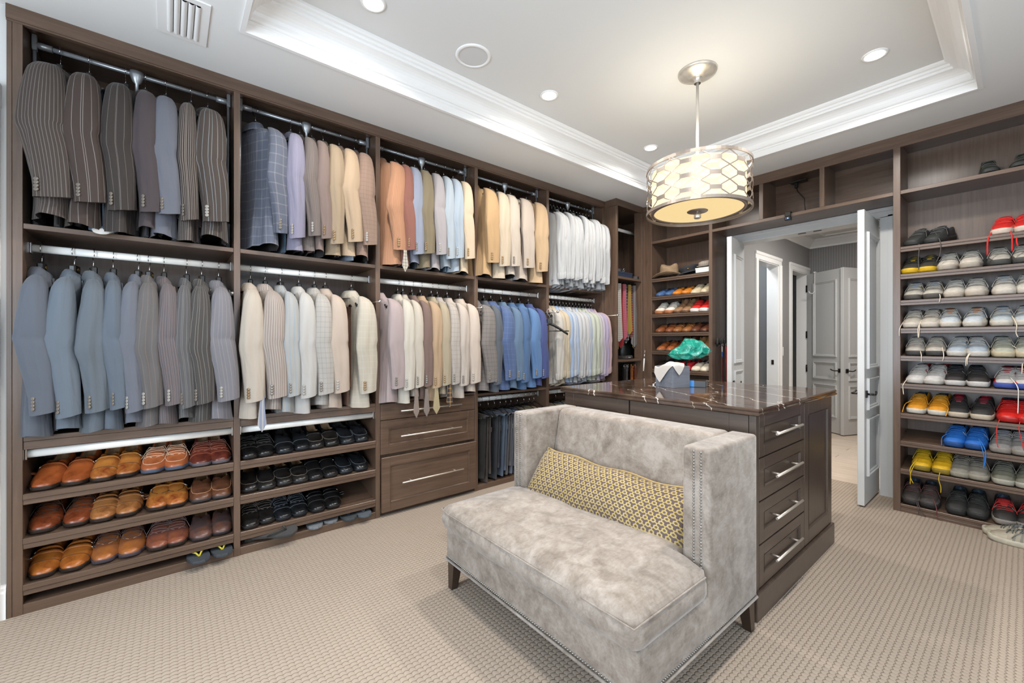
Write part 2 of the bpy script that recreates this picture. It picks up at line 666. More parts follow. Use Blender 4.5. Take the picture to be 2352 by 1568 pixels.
PAN = [(1.04, 2.09), (.725, .97), (.22, .66)]
door_leaf('door_2', 'narrow white panelled door leaf standing open beside the sneaker shelves', .51, 2.245, .042, (-0.786, 4.555, 0), -PI / 2, PAN, .075, .85)
door_leaf('door_3', 'narrow white panelled door leaf standing open beside the hanging belts', .44, 2.245, .042, (-1.838, 4.545, 0), math.atan2(-.43, .062), PAN, .075, .85)
m = MB()
cs = [(0, 0), (.014, 0), (.018, .008), (.018, .05), (.026, .058), (.026, .082), (.012, .09), (0, .09)]
y0 = YK + .02
m.loft([[(-0.722 + q, y0 - p, z) for p, q in cs] for z in (0, 2.27)], True, True, True, False)
m.loft([[(-1.875 - q, y0 - p, z) for p, q in cs] for z in (0, 2.27)], True, True, True, False)
m.loft([[(x, y0 - p, 2.25 + q) for p, q in cs] for x in (-1.963, -0.63)], True, True, True, False)
structure('trim_2', m, PANEL_M, 'white moulded casing around the double doorway')
m = MB()
m.box(-0.748, -0.70, YK + .0, 4.67, 0, 2.26)
m.box(-1.88, -1.876, YK + .0, 4.67, 0, 2.26)
m.box(-1.88, -0.70, YK + .0, 4.67, 2.256, 2.28)
structure('trim_3', m, PANEL_M, 'white jambs and head of the double doorway')
t = thing('ball_catch', 'two small dark catch plates in the doorway head', 'catch', (-1.27, 4.56, 2.256))
pbox('plate', BRONZE, t, -.075, -.015, -.012, .012, -.003, 0)
pbox('plate', BRONZE, t, .045, .105, -.012, .012, -.003, 0)

# hallway
HX, HY = -2.03, 7.36
hf = sbox('floor_hall', plain('plank_gap', '#7d6c5c', .8), 'pale oak plank floor of the hallway', -3.2, 0.6, 4.66, 7.6, -.1, -.004)
rnd = random.Random(5)
pm = MB().box(0, 1.6, 0, .147, -.004, .0015, .001).build('plank', PLANK, hf, (-2.9, 4.662, 0))
pm.data.materials[0] = PLANK
k = 0
for r in range(19):
    for c in range(3):
        if r == c == 0:
            continue
        place('plank', pm.data, None, hf, (-2.9 - .5 * (r % 3) * .8 + c * 1.603, 4.662 + r * .15, 0))
m = MB()
for a, b in ((4.66, 5.46), (6.12, 6.61), (7.25, HY)):
    m.box(HX - .12, HX, a, b, 0, 2.9)
m.box(HX - .12, HX, 5.46, 6.12, 2.24, 2.9)
m.box(HX - .12, HX, 6.61, 7.25, 2.24, 2.9)
structure('wall_hall_left', m, GREYW, 'grey hallway wall with two doorways')
gs = G('striped_wallpaper')
sx = gs.math('FRACT', gs.math('DIVIDE', gs.xyz(gs.coord())[0], .03))
gs.fin(gs.mix(gs.math('LESS_THAN', sx, .25), lin('#8b8988'), lin('#777574')), .8, spec=.2)
sbox('wall_hall_back', MATS['striped_wallpaper'], 'grey striped far wall of the hallway', -3.2, .6, HY, HY + .1, 0, 2.9)
sbox('wall_hall_right', GREYW, 'grey wall closing the hallway', -0.1, 0.0, 4.66, HY, 0, 2.9)
sbox('ceiling_hall', CEIL, 'white hallway ceiling', -3.2, .6, 4.66, 7.6, 2.74, 2.84)
m = MB()
cr = [(0, 2.62), (.012, 2.62), (.012, 2.645), (.03, 2.66), (.075, 2.705), (.09, 2.715), (.09, 2.74)]
m.loft([[(HX + p, 4.66, z) for p, z in cr], [(HX + p, HY - p, z) for p, z in cr], [(-.1, HY - p, z) for p, z in cr]], False, False, False, False)
cr2 = [(.24, 2.74), (.24, 2.726), (.262, 2.726), (.262, 2.74)]
m.loft([[(HX + p, 4.66, z) for p, z in cr2], [(HX + p, HY - p, z) for p, z in cr2], [(-.1, HY - p, z) for p, z in cr2]], False, False, False, False)
structure('trim_4', m, WHITE, 'white crown moulding of the hallway')
for n, (a, b) in enumerate(((5.46, 6.12), (6.61, 7.25))):
    m = MB()
    cq = [(0, 0), (.014, 0), (.014, .05), (.022, .058), (.022, .09), (0, .09)]
    m.loft([[(HX + p, a - q, z) for p, q in cq] for z in (0, 2.24)], True, True, True, False)
    m.loft([[(HX + p, b + q, z) for p, q in cq] for z in (0, 2.24)], True, True, True, False)
    m.loft([[(HX + p, y, 2.24 + q) for p, q in cq] for y in (a - .09, b + .09)], True, True, True, False)
    m.box(HX - .13, HX + .004, a, a + .012, 0, 2.24); m.box(HX - .13, HX + .004, b - .012, b, 0, 2.24); m.box(HX - .13, HX + .004, a, b, 2.228, 2.24)
    structure('trim_%d' % (5 + n), m, WHITE, ('white casing of the nearer hallway doorway', 'white casing of the farther hallway doorway')[n])
sbox('wall_side_room', BLUEG, 'blue-grey wall inside the side rooms', -3.2, -3.15, 4.7, 7.5, 0, 2.74)
sbox('wall_side_room_divider', GREYW, 'grey partition between the side rooms', -3.2, -2.15, 6.33, 6.40, 0, 2.74)
t = thing('tall_cabinet', 'tall blue-grey panelled cabinet seen through the nearer hallway doorway', 'cabinet', (-2.60, 6.0, 0))
pbox('carcass', BLUEG, t, -.5, .0, -.7, .32, 0, 2.3, .003)
for z0, z1 in ((.95, 2.2), (.1, .88)):
    for yy in (-.66, -.15):
        dr = pbox('door', BLUEG, t, 0, .018, yy, yy + .46, z0, z1, .002)
        m = MB()
        for p, q in ((0, .0), ):
            rings = [[(.018 + d, yy + a, z0 + a), (.018 + d, yy + .46 - a, z0 + a), (.018 + d, yy + .46 - a, z1 - a), (.018 + d, yy + a, z1 - a)] for a, d in ((.05, 0), (.056, .006), (.07, .006), (.075, 0))]
            m.loft(rings, True, False, False, False)
        m.build('moulding', BLUEG, dr)
t = thing('ironing_board', 'white ironing board leaning inside the farther hallway doorway', 'ironing board', (-2.45, 6.85, 0))
m = MB()
out = [(.16 * math.sin(PI * min(1, k / 10 * 1.2) / 2) if k <= 10 else .16, .1 + 1.5 * (1 - k / 14)) for k in range(0, 15)]
pts = [(p, z) for p, z in out] + [(-p, z) for p, z in reversed(out)]
m.prism(pts, 0, 0, .03)
m.build('board', PANEL_M, t, None, (0, math.radians(-4), 0))
m = MB()
m.tube([(.05, -.06, .02), (.06, .05, .9)], .012, 8)
m.tube([(.05, .1, .02), (.06, -.04, .9)], .012, 8)
m.build('legs', plain('iron_leg', '#b9b9b9', .4, .5), t)
ang = math.atan2(6.93 - 7.25, -1.535 + 2.03)
d4 = door_leaf('door_4', 'white panelled door swung into the hallway with lever handle', .60, 2.23, .04, (-2.005, 7.235, 0), ang, PAN, .11, .86)
ang = math.atan2(6.88 - 7.33, -1.52 + 1.34)
d5 = door_leaf('door_5', 'white panelled door leaf seen nearly edge-on in the hallway', .50, 2.23, .04, (-1.345, 7.34, 0), ang, PAN, .09, .86)
t = thing('over_door_hook', 'white hook hung over the top of the hallway door', 'hook', (-1.90, 7.13, 2.23))
MB().tube([(0, .05, -.05), (0, .05, .012), (0, -.0, .012), (0, -.01, -.27), (-.02, -.04, -.30), (-.05, -.06, -.285), (-.055, -.06, -.26)], .006, 8).build('wire', WHITE, t)
pbox('clip', WHITE, t, -.012, .012, -.012, .058, .0, .014)
t = thing('light_switch', 'white switch plate between the two hallway doorways', 'switch', (HX, 6.26, 1.12))
pbox('plate', WHITE, t, 0, .006, -.035, .035, -.058, .058, .002)
pbox('rocker', WHITE, t, .006, .011, -.016, .016, -.033, .033, .002)
t = thing('strike_plate', 'dark strike plate in the nearer hallway jamb', 'plate', (HX - .06, 6.107, .98))
pbox('plate', BRONZE, t, -.014, .014, -.003, .0005, -.03, .03)
t = thing('hall_light', 'round hallway ceiling light out of view', 'ceiling light', (-0.9, 5.6, 2.74))
MB().lathe([(.1, 0), (.1, -.01), (.001, -.012)], 28).build('lens', LENS, t)
lamp('hall_lamp', 'AREA', (0, 0, -.03), 30, WARM, .5, parent=t)
t = thing('side_room_light', 'ceiling light inside the side room', 'ceiling light', (-2.5, 5.55, 2.73))
MB().lathe([(.1, 0), (.1, -.01), (.001, -.012)], 20).build('lens', LENS, t)
lamp('side_room_lamp', 'AREA', (0, 0, -.03), 10, DAY, .3, parent=t)
# ------------------------------------------------------------------ closet carcasses


class Unit:
    def __init__(s, name, label, cat, loc, group=None):
        s.o = thing(name, label, cat, loc, group=group)
        s.l = Vector(loc)

    def box(s, name, mat, x0, x1, y0, y1, z0, z1, b=0.0012, parent=None):
        l = s.l
        return MB().box(x0 - l.x, x1 - l.x, y0 - l.y, y1 - l.y, z0 - l.z, z1 - l.z, b).build(name, mat, parent or s.o)

    def mb(s, name, m, mat, parent=None):
        m.v = [(p[0] - s.l.x, p[1] - s.l.y, p[2] - s.l.z) for p in m.v]
        return m.build(name, mat, parent or s.o)


DIV = [-0.537, 0.303, 1.142, 1.983, 2.813, 3.655]
HT = 0.016
ROD_X, ROD_LO, ROD_UP, ROD_BOT = -3.03, 1.70, 2.685, 0.742
SLOT_Z = [0.55, 0.347, 0.135]             # front edges of the slanted shoe shelves, long run
TILT = math.radians(11)


def oval_rod(u, y0, y1, x, z, name='closet_rod'):
    m = MB()
    pts = [(.0115 * math.cos(a), .019 * sgnpow(math.sin(a), .8)) for a in [2 * PI * k / 16 for k in range(16)]]
    m.loft([[(x + p, y, z + q) for p, q in pts] for y in (y0, y1)], True, True, True)
    r = u.mb(name, m, RAIL)
    for y in (y0, y1 - .008):
        u.box('rod_socket', CHROME, x - .016, x + .016, y, y + .008, z - .026, z + .026, .002, None)
    return r


def pull_down(u, y0, y1):
    """wardrobe lift: rail with two side arms, brackets and a centre pull"""
    z, x = ROD_UP, ROD_X
    m = MB().tube([(x, y0 + .02, z), (x, y1 - .02, z)], .011, 12)
    u.mb('lift_rail', m, GREYM)
    for y, sg in ((y0 + .014, 1), (y1 - .014, -1)):
        m = MB().tube([(x, y, z + .01), (x - .02, y, z - .35), (x - .05, y, z - .80)], .007, 8)
        u.mb('lift_arm', m, GREYM)
        k = u.box('lift_bracket', GREYM, x - .012, x + .016, y - .008, y + .010, z - .03, z + .045, .003)
        m = MB().tube([(x, y, z), (x, y + sg * .06, z)], .016, 12)
        u.mb('lift_collar', m, GREYM)
        u.box('lift_box', plain('lift_box_plastic', '#6f7173', .5), x - .10, x - .02, y - .010, y + .012, z - .88, z - .72, .004)
    ym = (y0 + y1) / 2 - .02
    m = MB().lathe([(.0, .02), (.03, .02), (.03, .0), (.018, -.035), (.008, -.045), (.007, -.12), (.0, -.12)], 12)
    m.v = [(p[0] * .8 + x + .012, p[1] + ym, p[2] + z - .01) for p in m.v]
    u.mb('lift_pull', m, GREYM)


def shoe_shelf(u, y0, y1, zf, back=XK, front=XL, tilt=TILT, along='y'):
    """slanted shelf with a stepped front lip; zf is the top of the front edge"""
    dep = abs(back - front)
    th = .018
    if along == 'y':
        m = MB()
        r = dep * math.tan(tilt)
        m.prism([(front - .002, zf - .012), (back, zf - .012 + r), (back, zf - .012 + r - th), (front - .002, zf - .012 - th)], 1, y0, y1)
        s = u.mb('shoe_shelf', m, WY)
        u.box('shelf_lip', WY, front - .014, front + .004, y0, y1, zf - .026, zf, .002)
        u.box('shelf_edge', WY, front - .012, front - .001, y0, y1, zf - .050, zf - .027, .002)
    else:
        m = MB()
        r = dep * math.tan(tilt)
        pts = [(front + .002, zf - .012), (back, zf - .012 + r), (back, zf - .012 + r - th), (front + .002, zf - .012 - th)]
        m.prism(pts, 0, y0, y1)
        u.mb('shoe_shelf', m, WX)
        u.box('shelf_lip', WX, y0, y1, front - .004, front + .014, zf - .019, zf, .002)
        u.box('shelf_edge', WX, y0, y1, front + .001, front + .012, zf - .038, zf - .020, .002)


BAYS = [('over the tan shoes', 'dark wood closet bay with grey jackets over tan shoes'),
        ('over the black shoes', 'dark wood closet bay with pale jackets over black shoes'),
        ('over the drawers', 'dark wood closet bay with colourful jackets over three drawers'),
        ('over the trousers', 'dark wood closet bay with blue jackets over hanging trousers'),
        ('in the shirt bay', 'dark wood closet bay holding white and pastel shirts')]
BAY = []
for k in range(5):
    a, b = DIV[k] + HT, DIV[k + 1] - HT
    u = Unit('closet_bay', BAYS[k][1], 'closet', (XL, (a + b) / 2, 0))
    BAY.append(u)
    u.box('side_panel', WZ, XK, XL, DIV[k] - HT, DIV[k] + HT, 0, 2.728)
    u.box('back_panel', WZ, XK - .02, XK, DIV[k] + HT, DIV[k + 1] - HT + (.03 if k == 4 else 0), 0, 2.735, 0)
    u.box('top_panel', WY, XK, XL - .002, a, b, 2.73, 2.75, 0)
    u.box('shelf', WY, XK, XL - .004, a, b, 1.768, 1.792)
    oval_rod(u, a, b, ROD_X, ROD_LO)
    pull_down(u, a, b)
    if k != 2:
        u.box('shelf', WY, XK, XL - .004, a, b, .790, .812)
        oval_rod(u, a, b, ROD_X if k > 1 else -2.945, ROD_BOT if k > 1 else .726)
        u.box('floor_panel', WY, XK, XL - .002, a, b, 0, .045)
    if k < 2:
        u.box('valance', WY, XL - .024, XL - .006, a, b, .752, .789)
        for z in SLOT_Z:
            shoe_shelf(u, a, b, z)
    # extendable valet rod with a round knob near the right-hand divider
    yv, zv = b - .012, 1.525
    ln = (.03, .10, .11, .16, .20)[k]
    m = MB().tube([(XL - .03, yv, zv), (XL + ln, yv, zv)], .0045, 8)
    vr = u.mb('valet_rod', m, NICKEL)
    m = MB().lathe([(0, -.012), (.009, -.009), (.0125, 0), (.009, .009), (0, .012)], 12)
    m.v = [(p[2] + XL + ln, p[0] + yv, p[1] + zv) for p in m.v]
    u.mb('valet_knob', m, CHROME, vr)
# shelf pin holes in the shoe bays would be under a pixel each; the end panel and filler close the run
u = BAY[4]
u.box('end_panel', WZ, XK, XL, DIV[5] - HT, DIV[5] + HT, 0, 2.728)
BAY[0].box('filler_strip', WZ, XL - .02, XL - .002, -0.570, DIV[0] - HT - .001, 0, 2.728)

# drawers of the third bay
a, b = DIV[2] + HT, DIV[3] - HT
u = BAY[2]
u.box('counter', WY, XK, XL, a, b, .808, .826)
u.box('toe_kick', WY, XL - .05, XL - .03, a, b, 0, .032)
u.box('drawer_case', WZ, XK, XL - .03, a, b, .032, .806, 0)


def front_y(u, x, y0, y1, z0, z1, recess, hl, name='drawer', mat=WY, ext=0.022, handle=True):
    """a five-piece front facing +X at plane x"""
    l = u.l
    m = MB()
    if recess:
        st = recess
        m.box(x, x + ext, y0, y0 + st, z0, z1, .0015); m.box(x, x + ext, y1 - st, y1, z0, z1, .0015)
        m.box(x, x + ext, y0 + st, y1 - st, z0, z0 + st, .0015); m.box(x, x + ext, y0 + st, y1 - st, z1 - st, z1, .0015)
    else:
        m.box(x, x + ext, y0, y1, z0, z1, .002)
    d = u.mb(name, m, mat)
    if recess:
        st = recess
        u.box('field', mat, x, x + ext - .010, y0 + st, y1 - st, z0 + st, z1 - st, 0, d)
        m = MB()
        rings = [[(x + ext - e, y0 + st + q, z0 + st + q), (x + ext - e, y1 - st - q, z0 + st + q), (x + ext - e, y1 - st - q, z1 - st - q), (x + ext - e, y0 + st + q, z1 - st - q)] for q, e in ((0, -.001), (.004, -.001), (.009, .0095))]
        m.loft(rings, True, False, False, False)
        u.mb('bead', m, mat, d)
    if handle:
        ym, zm = (y0 + y1) / 2, (z0 + z1) / 2
        px = x + ext - (.010 if recess else 0)
        m = MB().tube([(x + ext + .03, ym - hl / 2, zm), (x + ext + .03, ym + hl / 2, zm)], .006, 10)
        m.tube([(px, ym - hl * .36, zm), (x + ext + .03, ym - hl * .36, zm)], .005, 8)
        m.tube([(px, ym + hl * .36, zm), (x + ext + .03, ym + hl * .36, zm)], .005, 8)
        u.mb('handle', m, NICKEL, d)
    return d


front_y(u, XL - .022, a + .003, b - .003, .687, .803, 0, .52)
front_y(u, XL - .022, a + .003, b - .003, .440, .683, .062, .52)
front_y(u, XL + .004, a + .003, b - .003, .036, .424, .062, .52)
u.box('drawer_side', WZ, XL - .2, XL + .004, b - .03, b - .012, .06, .40)

# continuous header boards over both runs
m = MB()
m.box(XL - .02, XL + .003, -0.571, 3.667, 2.698, ZC, .001)
m.box(XL + .003, XL + .009, -0.571, 3.667, 2.706, ZC, .001)
structure('trim_7', m, WY, 'dark wood header board along the long closet run')

# tie closet in the corner --------------------------------------------
XT = -2.747
u = Unit('tie_closet', 'narrow dark wood corner closet holding neckties and belts', 'closet', (XT, 3.92, 0))
TIE = u
u.box('side_panel', WZ, -3.33, XT, 3.672, 3.704, 0, 2.728)
u.box('back_panel', WZ, -3.25, -3.23, 3.704, 4.46, 0, 2.735, 0)
u.box('end_panel', WZ, -3.23, XT - .10, 4.46, 4.48, 0, 2.735, 0)
u.box('stile', WZ, XT - .1, XT, 4.140, YB + .01, 0, 2.728)
u.box('top_panel', WY, -3.23, XT, 3.704, 4.46, 2.72, 2.74, 0)
u.box('shelf', WY, -3.23, XT - .004, 3.704, 4.46, 1.925, 1.95)
u.box('shelf', WY, -3.23, XT - .004, 3.704, 4.46, 1.03, 1.055)
u.box('floor_panel', WY, -3.23, XT - .004, 3.704, 4.46, 0, .05)
oval_rod(u, 3.704, 4.46, -2.95, 2.53)
m = MB().box(XT - .003, XT + .005, 3.667, YB, 2.698, ZC, .001)
m.box(XL, XT + .005, 3.663, 3.671, 2.698, ZC, .001)
structure('trim_8', m, WY, 'dark wood header board over the corner tie closet')

# far run: hat and shoe closet, cubbies over the doorway, sneaker closet
FS = [1.945, 1.745, 1.552, 1.347, 1.145, .943, .725, .52, .316]
u = Unit('hat_closet', 'dark wood closet with hats and casual shoes beside the doorway', 'closet', (-2.34, YB, 0))
HAT = u
u.box('side_panel', WZ, -2.747, -2.64, YB, YK, 0, 2.728)
u.box('side_panel', WZ, -1.999, -1.965, YB, YK, 0, 2.728)
u.box('back_panel', WZ, -2.64, -1.999, YK, YK + .018, 0, 2.735, 0)
u.box('top_panel', WX, -2.64, -1.999, YB + .002, YK, 2.72, 2.74, 0)
u.box('shelf', WX, -2.64, -1.999, YB + .003, YK, 2.335, 2.362)
u.box('floor_panel', WX, -2.64, -1.999, YB + .003, YK, 0, .06)
for z in FS:
    shoe_shelf(u, -2.64, -1.999, z, YK, YB, math.radians(11), 'x')

u = Unit('overhead_cubbies', 'row of three open dark wood cubbies above the white double doors', 'shelf', (-1.29, YB, 2.335))
CUB = u
u.box('shelf', WX, -1.965, -0.622, YB + .001, YK, 2.335, 2.362)
u.box('top_panel', WX, -1.965, -0.622, YB + .002, YK, 2.72, 2.74, 0)
u.box('back_panel', WX, -1.965, -0.622, YK, YK + .018, 2.335, 2.735, 0)
for x in (-1.522, -1.062):
    u.box('divider', WZ, x - .017, x + .017, YB, YK, 2.362, 2.728)

u = Unit('sneaker_closet', 'tall dark wood closet of slanted shelves full of sneakers', 'closet', (0.0, YB, 0))
SNK = u
u.box('side_panel', WZ, -0.622, -0.582, YB, YK, 0, 2.728)
u.box('side_panel', WZ, 0.582, 0.622, YB, YK, 0, 2.728)
u.box('back_panel', WZ, -0.582, 0.582, YK, YK + .018, 0, 2.735, 0)
u.box('top_panel', WX, -0.582, 0.582, YB + .002, YK, 2.72, 2.74, 0)
u.box('shelf', WX, -0.582, 0.582, YB + .003, YK, 2.335, 2.362)
for z in FS:
    shoe_shelf(u, -0.582, 0.582, z, YK, YB, math.radians(11), 'x')
u.box('base', WX, -0.582, 0.582, YB + .001, YB + .03, 0, .02)
shoe_shelf(u, -0.582, 0.582, .058, YK, YB, math.radians(8), 'x')

m = MB().box(-2.747, 0.63, YB - .003, YB + .02, 2.682, ZC, .001)
structure('trim_9', m, WX, 'dark wood header board along the far closet run')
# ------------------------------------------------------------------ island
IX0, IX1, IY0, IY1 = -1.93, -0.762, 2.03, 3.19
MX, MY, MZ = DW
u = Unit('island', 'dark wood dressing island with drawers in its end', 'island', ((IX0 + IX1) / 2, (IY0 + IY1) / 2, 0))
u.box('carcass', MZ, IX0 + .02, IX1 - .022, IY0 + .02, IY1, .12, .915, .001)
u.box('plinth', MX, IX0, IX1 + .012, IY0 - .012, IY1 + .012, 0, .125, .004)
u.box('corner_post', MZ, IX1 - .03, IX1, IY0, IY0 + .035, .125, .918, .002)
ys = IY0 + .037
yd = 2.68
zz = [.128, .325, .522, .719, .916]
for i in range(4):
    front_y(u, IX1 - .022, ys + .002, yd - .003, zz[i] + .003, zz[i + 1] - .003, .055, .36, 'drawer', MY)
front_y(u, IX1 - .022, yd + .003, IY1 - .003, .131, .913, .07, .2, 'door', MZ, handle=False)


def front_x(u, y, x0, x1, z0, z1, st, mat, name='panel'):
    m = MB()
    e = .02
    m.box(x0, x0 + st, y - e, y, z0, z1, .0015); m.box(x1 - st, x1, y - e, y, z0, z1, .0015)
    m.box(x0 + st, x1 - st, y - e, y, z0, z0 + st, .0015); m.box(x0 + st, x1 - st, y - e, y, z1 - st, z1, .0015)
    p = u.mb(name, m, mat)
    u.box('field', mat, x0 + st, x1 - st, y - .010, y, z0 + st, z1 - st, 0, p)
    m = MB()
    rings = [[(x0 + st + q, y - e + k, z0 + st + q), (x0 + st + q, y - e + k, z1 - st - q), (x1 - st - q, y - e + k, z1 - st - q), (x1 - st - q, y - e + k, z0 + st + q)] for q, k in ((0, -.001), (.005, -.001), (.010, .0095))]
    m.loft(rings, True, False, False, False)
    u.mb('bead', m, mat, p)
    return p


front_x(u, IY0 + .02, IX0, -1.434, .131, .915, .075, MX)
front_x(u, IY0 + .02, -1.424, IX1 - .032, .131, .915, .085, MX)


def marble():
    g = G('dark_emperador_marble')
    v = g.coord('Object', (1, 1, 1), (0, 0, math.radians(28)))
    n1 = g.noise(v, 2.6, 5, 0.6, 0.4)
    vx, vy, vz = g.xyz(v)
    base = g.ramp(g.noise(v, 5, 6, .65), [(.3, '#2c211b'), (.55, '#4a3a30'), (.75, '#5d4b3e')])
    col = base
    for k, (fr, amp, w, st) in enumerate(((4.2, .75, .0085, .85), (7.5, .9, .006, .5), (2.3, 1.0, .006, .75))):
        ph = g.math('ADD', g.math('MULTIPLY', vy, fr), g.math('MULTIPLY', n1, amp))
        ph = g.math('ADD', ph, g.math('MULTIPLY', vx, (.35, -.9, 1.6)[k]))
        f = g.math('ABSOLUTE', g.math('SUBTRACT', g.math('FRACT', g.math('ADD', ph, k * .37)), .5))
        line = g.math('LESS_THAN', f, w)
        patch = g.math('GREATER_THAN', g.noise(v, 2.4 + k, 2), .47)
        col = g.mix(g.math('MULTIPLY', g.math('MULTIPLY', line, patch), st), col, lin('#d9cfc2'))
    return g.fin(col, 0.07, 0, 0.6)


MARB = marble()
t = thing('marble_worktop', 'polished dark brown marble top with white veins on the island', 'worktop', ((IX0 + IX1) / 2, (IY0 + IY1) / 2, .918))
m = MB()
cx, cy_ = (IX0 + IX1) / 2, (IY0 + IY1) / 2
hx, hy = (IX1 - IX0) / 2 + .022, (IY1 - IY0) / 2 + .022
rings = []
for e, z in ((.004, 0), (0, .004), (0, .010), (.003, .014), (.003, .018), (.0, .022), (0, .028), (.005, .033)):
    rings.append([(-hx + e, -hy + e, z), (hx - e, -hy + e, z), (hx - e, hy - e, z), (-hx + e, hy - e, z)])
m.loft(rings, True, True, True, False)
m.build('slab', MARB, t)

# things on the island
t = thing('tissue_box', 'grey wooden tissue box cover with a white tissue on the island', 'tissue box', (-1.478, 2.58, .951), (0, 0, math.radians(-14)))
tw = wood('weathered_grey_wood', '#55585f', '#71747c', 'y', .6)
m = MB()
for a in ((-.075, -.067, -.075, .075), (.067, .075, -.075, .075), (-.067, .067, -.075, -.067), (-.067, .067, .067, .075)):
    m.box(a[0], a[1], a[2], a[3], 0, .137, .001)
m.build('cover', tw, t)
pbox('cover_top', wood('weathered_brown_edge', '#7d6a58', '#a08a74', 'x', .6), t, -.067, .067, -.067, .067, .125, .136)
m = MB()
N = 22
for j in range(N + 1):
    for i in range(N + 1):
        p, q = (-1 + 2 * i / N) * .108, (-1 + 2 * j / N) * .108
        x, y = (p - q) * .7071 - .022, (p + q) * .7071 - .030
        z = .144 + .014 * math.exp(-(x * x + y * y) / .003) + .006 * math.sin(p * 60 + 1) * math.cos(q * 45) + .010 * math.sin(p * 28 - q * 17)
        for _ in range(1):
            ex = abs(x) - .078
            if ex > 0:
                z -= ex * 1.0
                x = math.copysign(.0785 + ex * .12, x)
            ey = abs(y) - .078
            if ey > 0:
                z -= ey * 1.0
                y = math.copysign(.0785 + ey * .12, y)
        m.v.append((x, y, z))
for j in range(N):
    for i in range(N):
        m.face([j * (N + 1) + i, j * (N + 1) + i + 1, (j + 1) * (N + 1) + i + 1, (j + 1) * (N + 1) + i], True)
m.build('tissue', plain('tissue_paper', '#b9b2aa', .9), t)

t = thing('glass_rock', 'rough turquoise glass rock mounted on a black stand on the island', 'sculpture', (-1.40, 2.72, .951), (0, 0, math.radians(20)))
pbox('base', plain('black_base', '#171513', .3), t, -.075, .075, -.06, .06, 0, .042, .002)
pbox('stripe', plain('blue_print', '#2f7fc4', .4), t, -.022, .005, -.0606, -.0598, .002, .0425)
MB().tube([(-.05, 0, .042), (-.05, 0, .172)], .005, 8).build('rod', BLACKP, t)
gg = G('turquoise_glass')
gg.b.inputs['Transmission Weight'].default_value = 0.55
gg.b.inputs['IOR'].default_value = 1.45
gn = gg.noise(gg.coord(), 14, 3, .6, 1.5)
gg.bump(gn, .7, .02)
gg.fin(gg.ramp(gn, [(.3, '#0d8f78'), (.5, '#1fb79d'), (.62, '#7fd6c4'), (.75, '#cfeee6')]), .06)
rt = random.Random(11)
m = MB()
NR, NS = 16, 11
rings = []
for j in range(NS):
    s = -1 + 2 * j / (NS - 1)
    ax = .142 * s
    rr = max(.02, (1 - abs(s) ** 2.4)) ** .7
    topz = .070 * rr * (1.25 if -.35 < s < .75 else .75)
    ring = []
    for i in range(NR):
        a = 2 * PI * i / NR
        k = 1 + rt.uniform(-.22, .16)
        cz = math.sin(a)
        ring.append((ax + rt.uniform(-.008, .008), .062 * rr * math.cos(a) * k, (topz if cz > 0 else .05 * rr) * cz * k + .012 * s))
    rings.append(ring)
m.loft(rings, True, True, True, False)
m.build('rock', gg.m, t, (-.03, 0, .225), (0, 0, math.radians(30)))
t = thing('desk_pen', 'small steel clasp lying beside the tissue box', 'clasp', (-1.60, 2.60, .951), (0, 0, .6))
MB().tube([(-.03, 0, .004), (-.005, .006, .02), (.02, .0, .03), (.03, -.01, .004)], .004, 8).build('loop', CHROME, t)
pbox('bar', CHROME, t, -.035, -.02, -.012, .012, 0, .008, .002)

# ------------------------------------------------------------------ settee


def velvet(name, c1, c2, c3, dirs=(1, 1, 1)):
    g = G(name)
    v = g.coord('Object')
    a = g.noise(v, 8.5, 5, .65, .9)
    b = g.noise(g.coord('Object', (60, 14, 60)), 2.2, 3, .6)
    c = g.noise(v, 26, 4, .65, .5)
    f = g.math('ADD', g.math('MULTIPLY', a, .55), g.math('ADD', g.math('MULTIPLY', b, .18), g.math('MULTIPLY', c, .33)))
    col = g.ramp(f, [(.36, c1), (.50, c2), (.66, c3)])
    g.bump(b, .12, .002)
    return g.fin(col, .75, 0, .25, .35)


VEL = velvet('crushed_velvet', '#6a5f54', '#867b70', '#a0968c')
NAIL = plain('nailhead_pewter', '#8d8a84', .28, .9)
LEGM = plain('dark_walnut_leg', '#3a2c22', .35, mottle=.2)
SX0, SX1, SY0, SY1 = -1.865, -0.735, 1.09, 1.965
u = Unit('settee', 'grey crushed velvet settee with nailhead trim in front of the island', 'settee', ((SX0 + SX1) / 2, (SY0 + SY1) / 2, 0))
SET = u


def rbox(x0, x1, y0, y1, z0, z1, r, n=4, puff=0.0, seg=10):
    """rounded box as a lofted superellipse-cornered solid; puff raises the top middle"""
    m = MB()
    def outline(e):
        pts = []
        rr = max(r - e, .001)
        for cx, cy, a0 in ((x1 - r, y0 + r, -PI / 2), (x1 - r, y1 - r, 0), (x0 + r, y1 - r, PI / 2), (x0 + r, y0 + r, PI)):
            for k in range(n + 1):
                a = a0 + PI / 2 * k / n
                pts.append((cx + rr * math.cos(a), cy + rr * math.sin(a)))
        return pts
    rings = []
    for k in range(n + 1):
        a = PI / 2 * (1 - k / n)
        rings.append([(p[0], p[1], z0 + r * (1 - math.cos(PI / 2 - a))) for p in outline(r * (1 - math.sin(PI / 2 - a)))])
    for k in range(n + 1):
        a = PI / 2 * k / n
        rings.append([(p[0], p[1], z1 - r + r * math.sin(a)) for p in outline(r * (1 - math.cos(a)))])
    m.loft(rings, True, True, True)
    return m


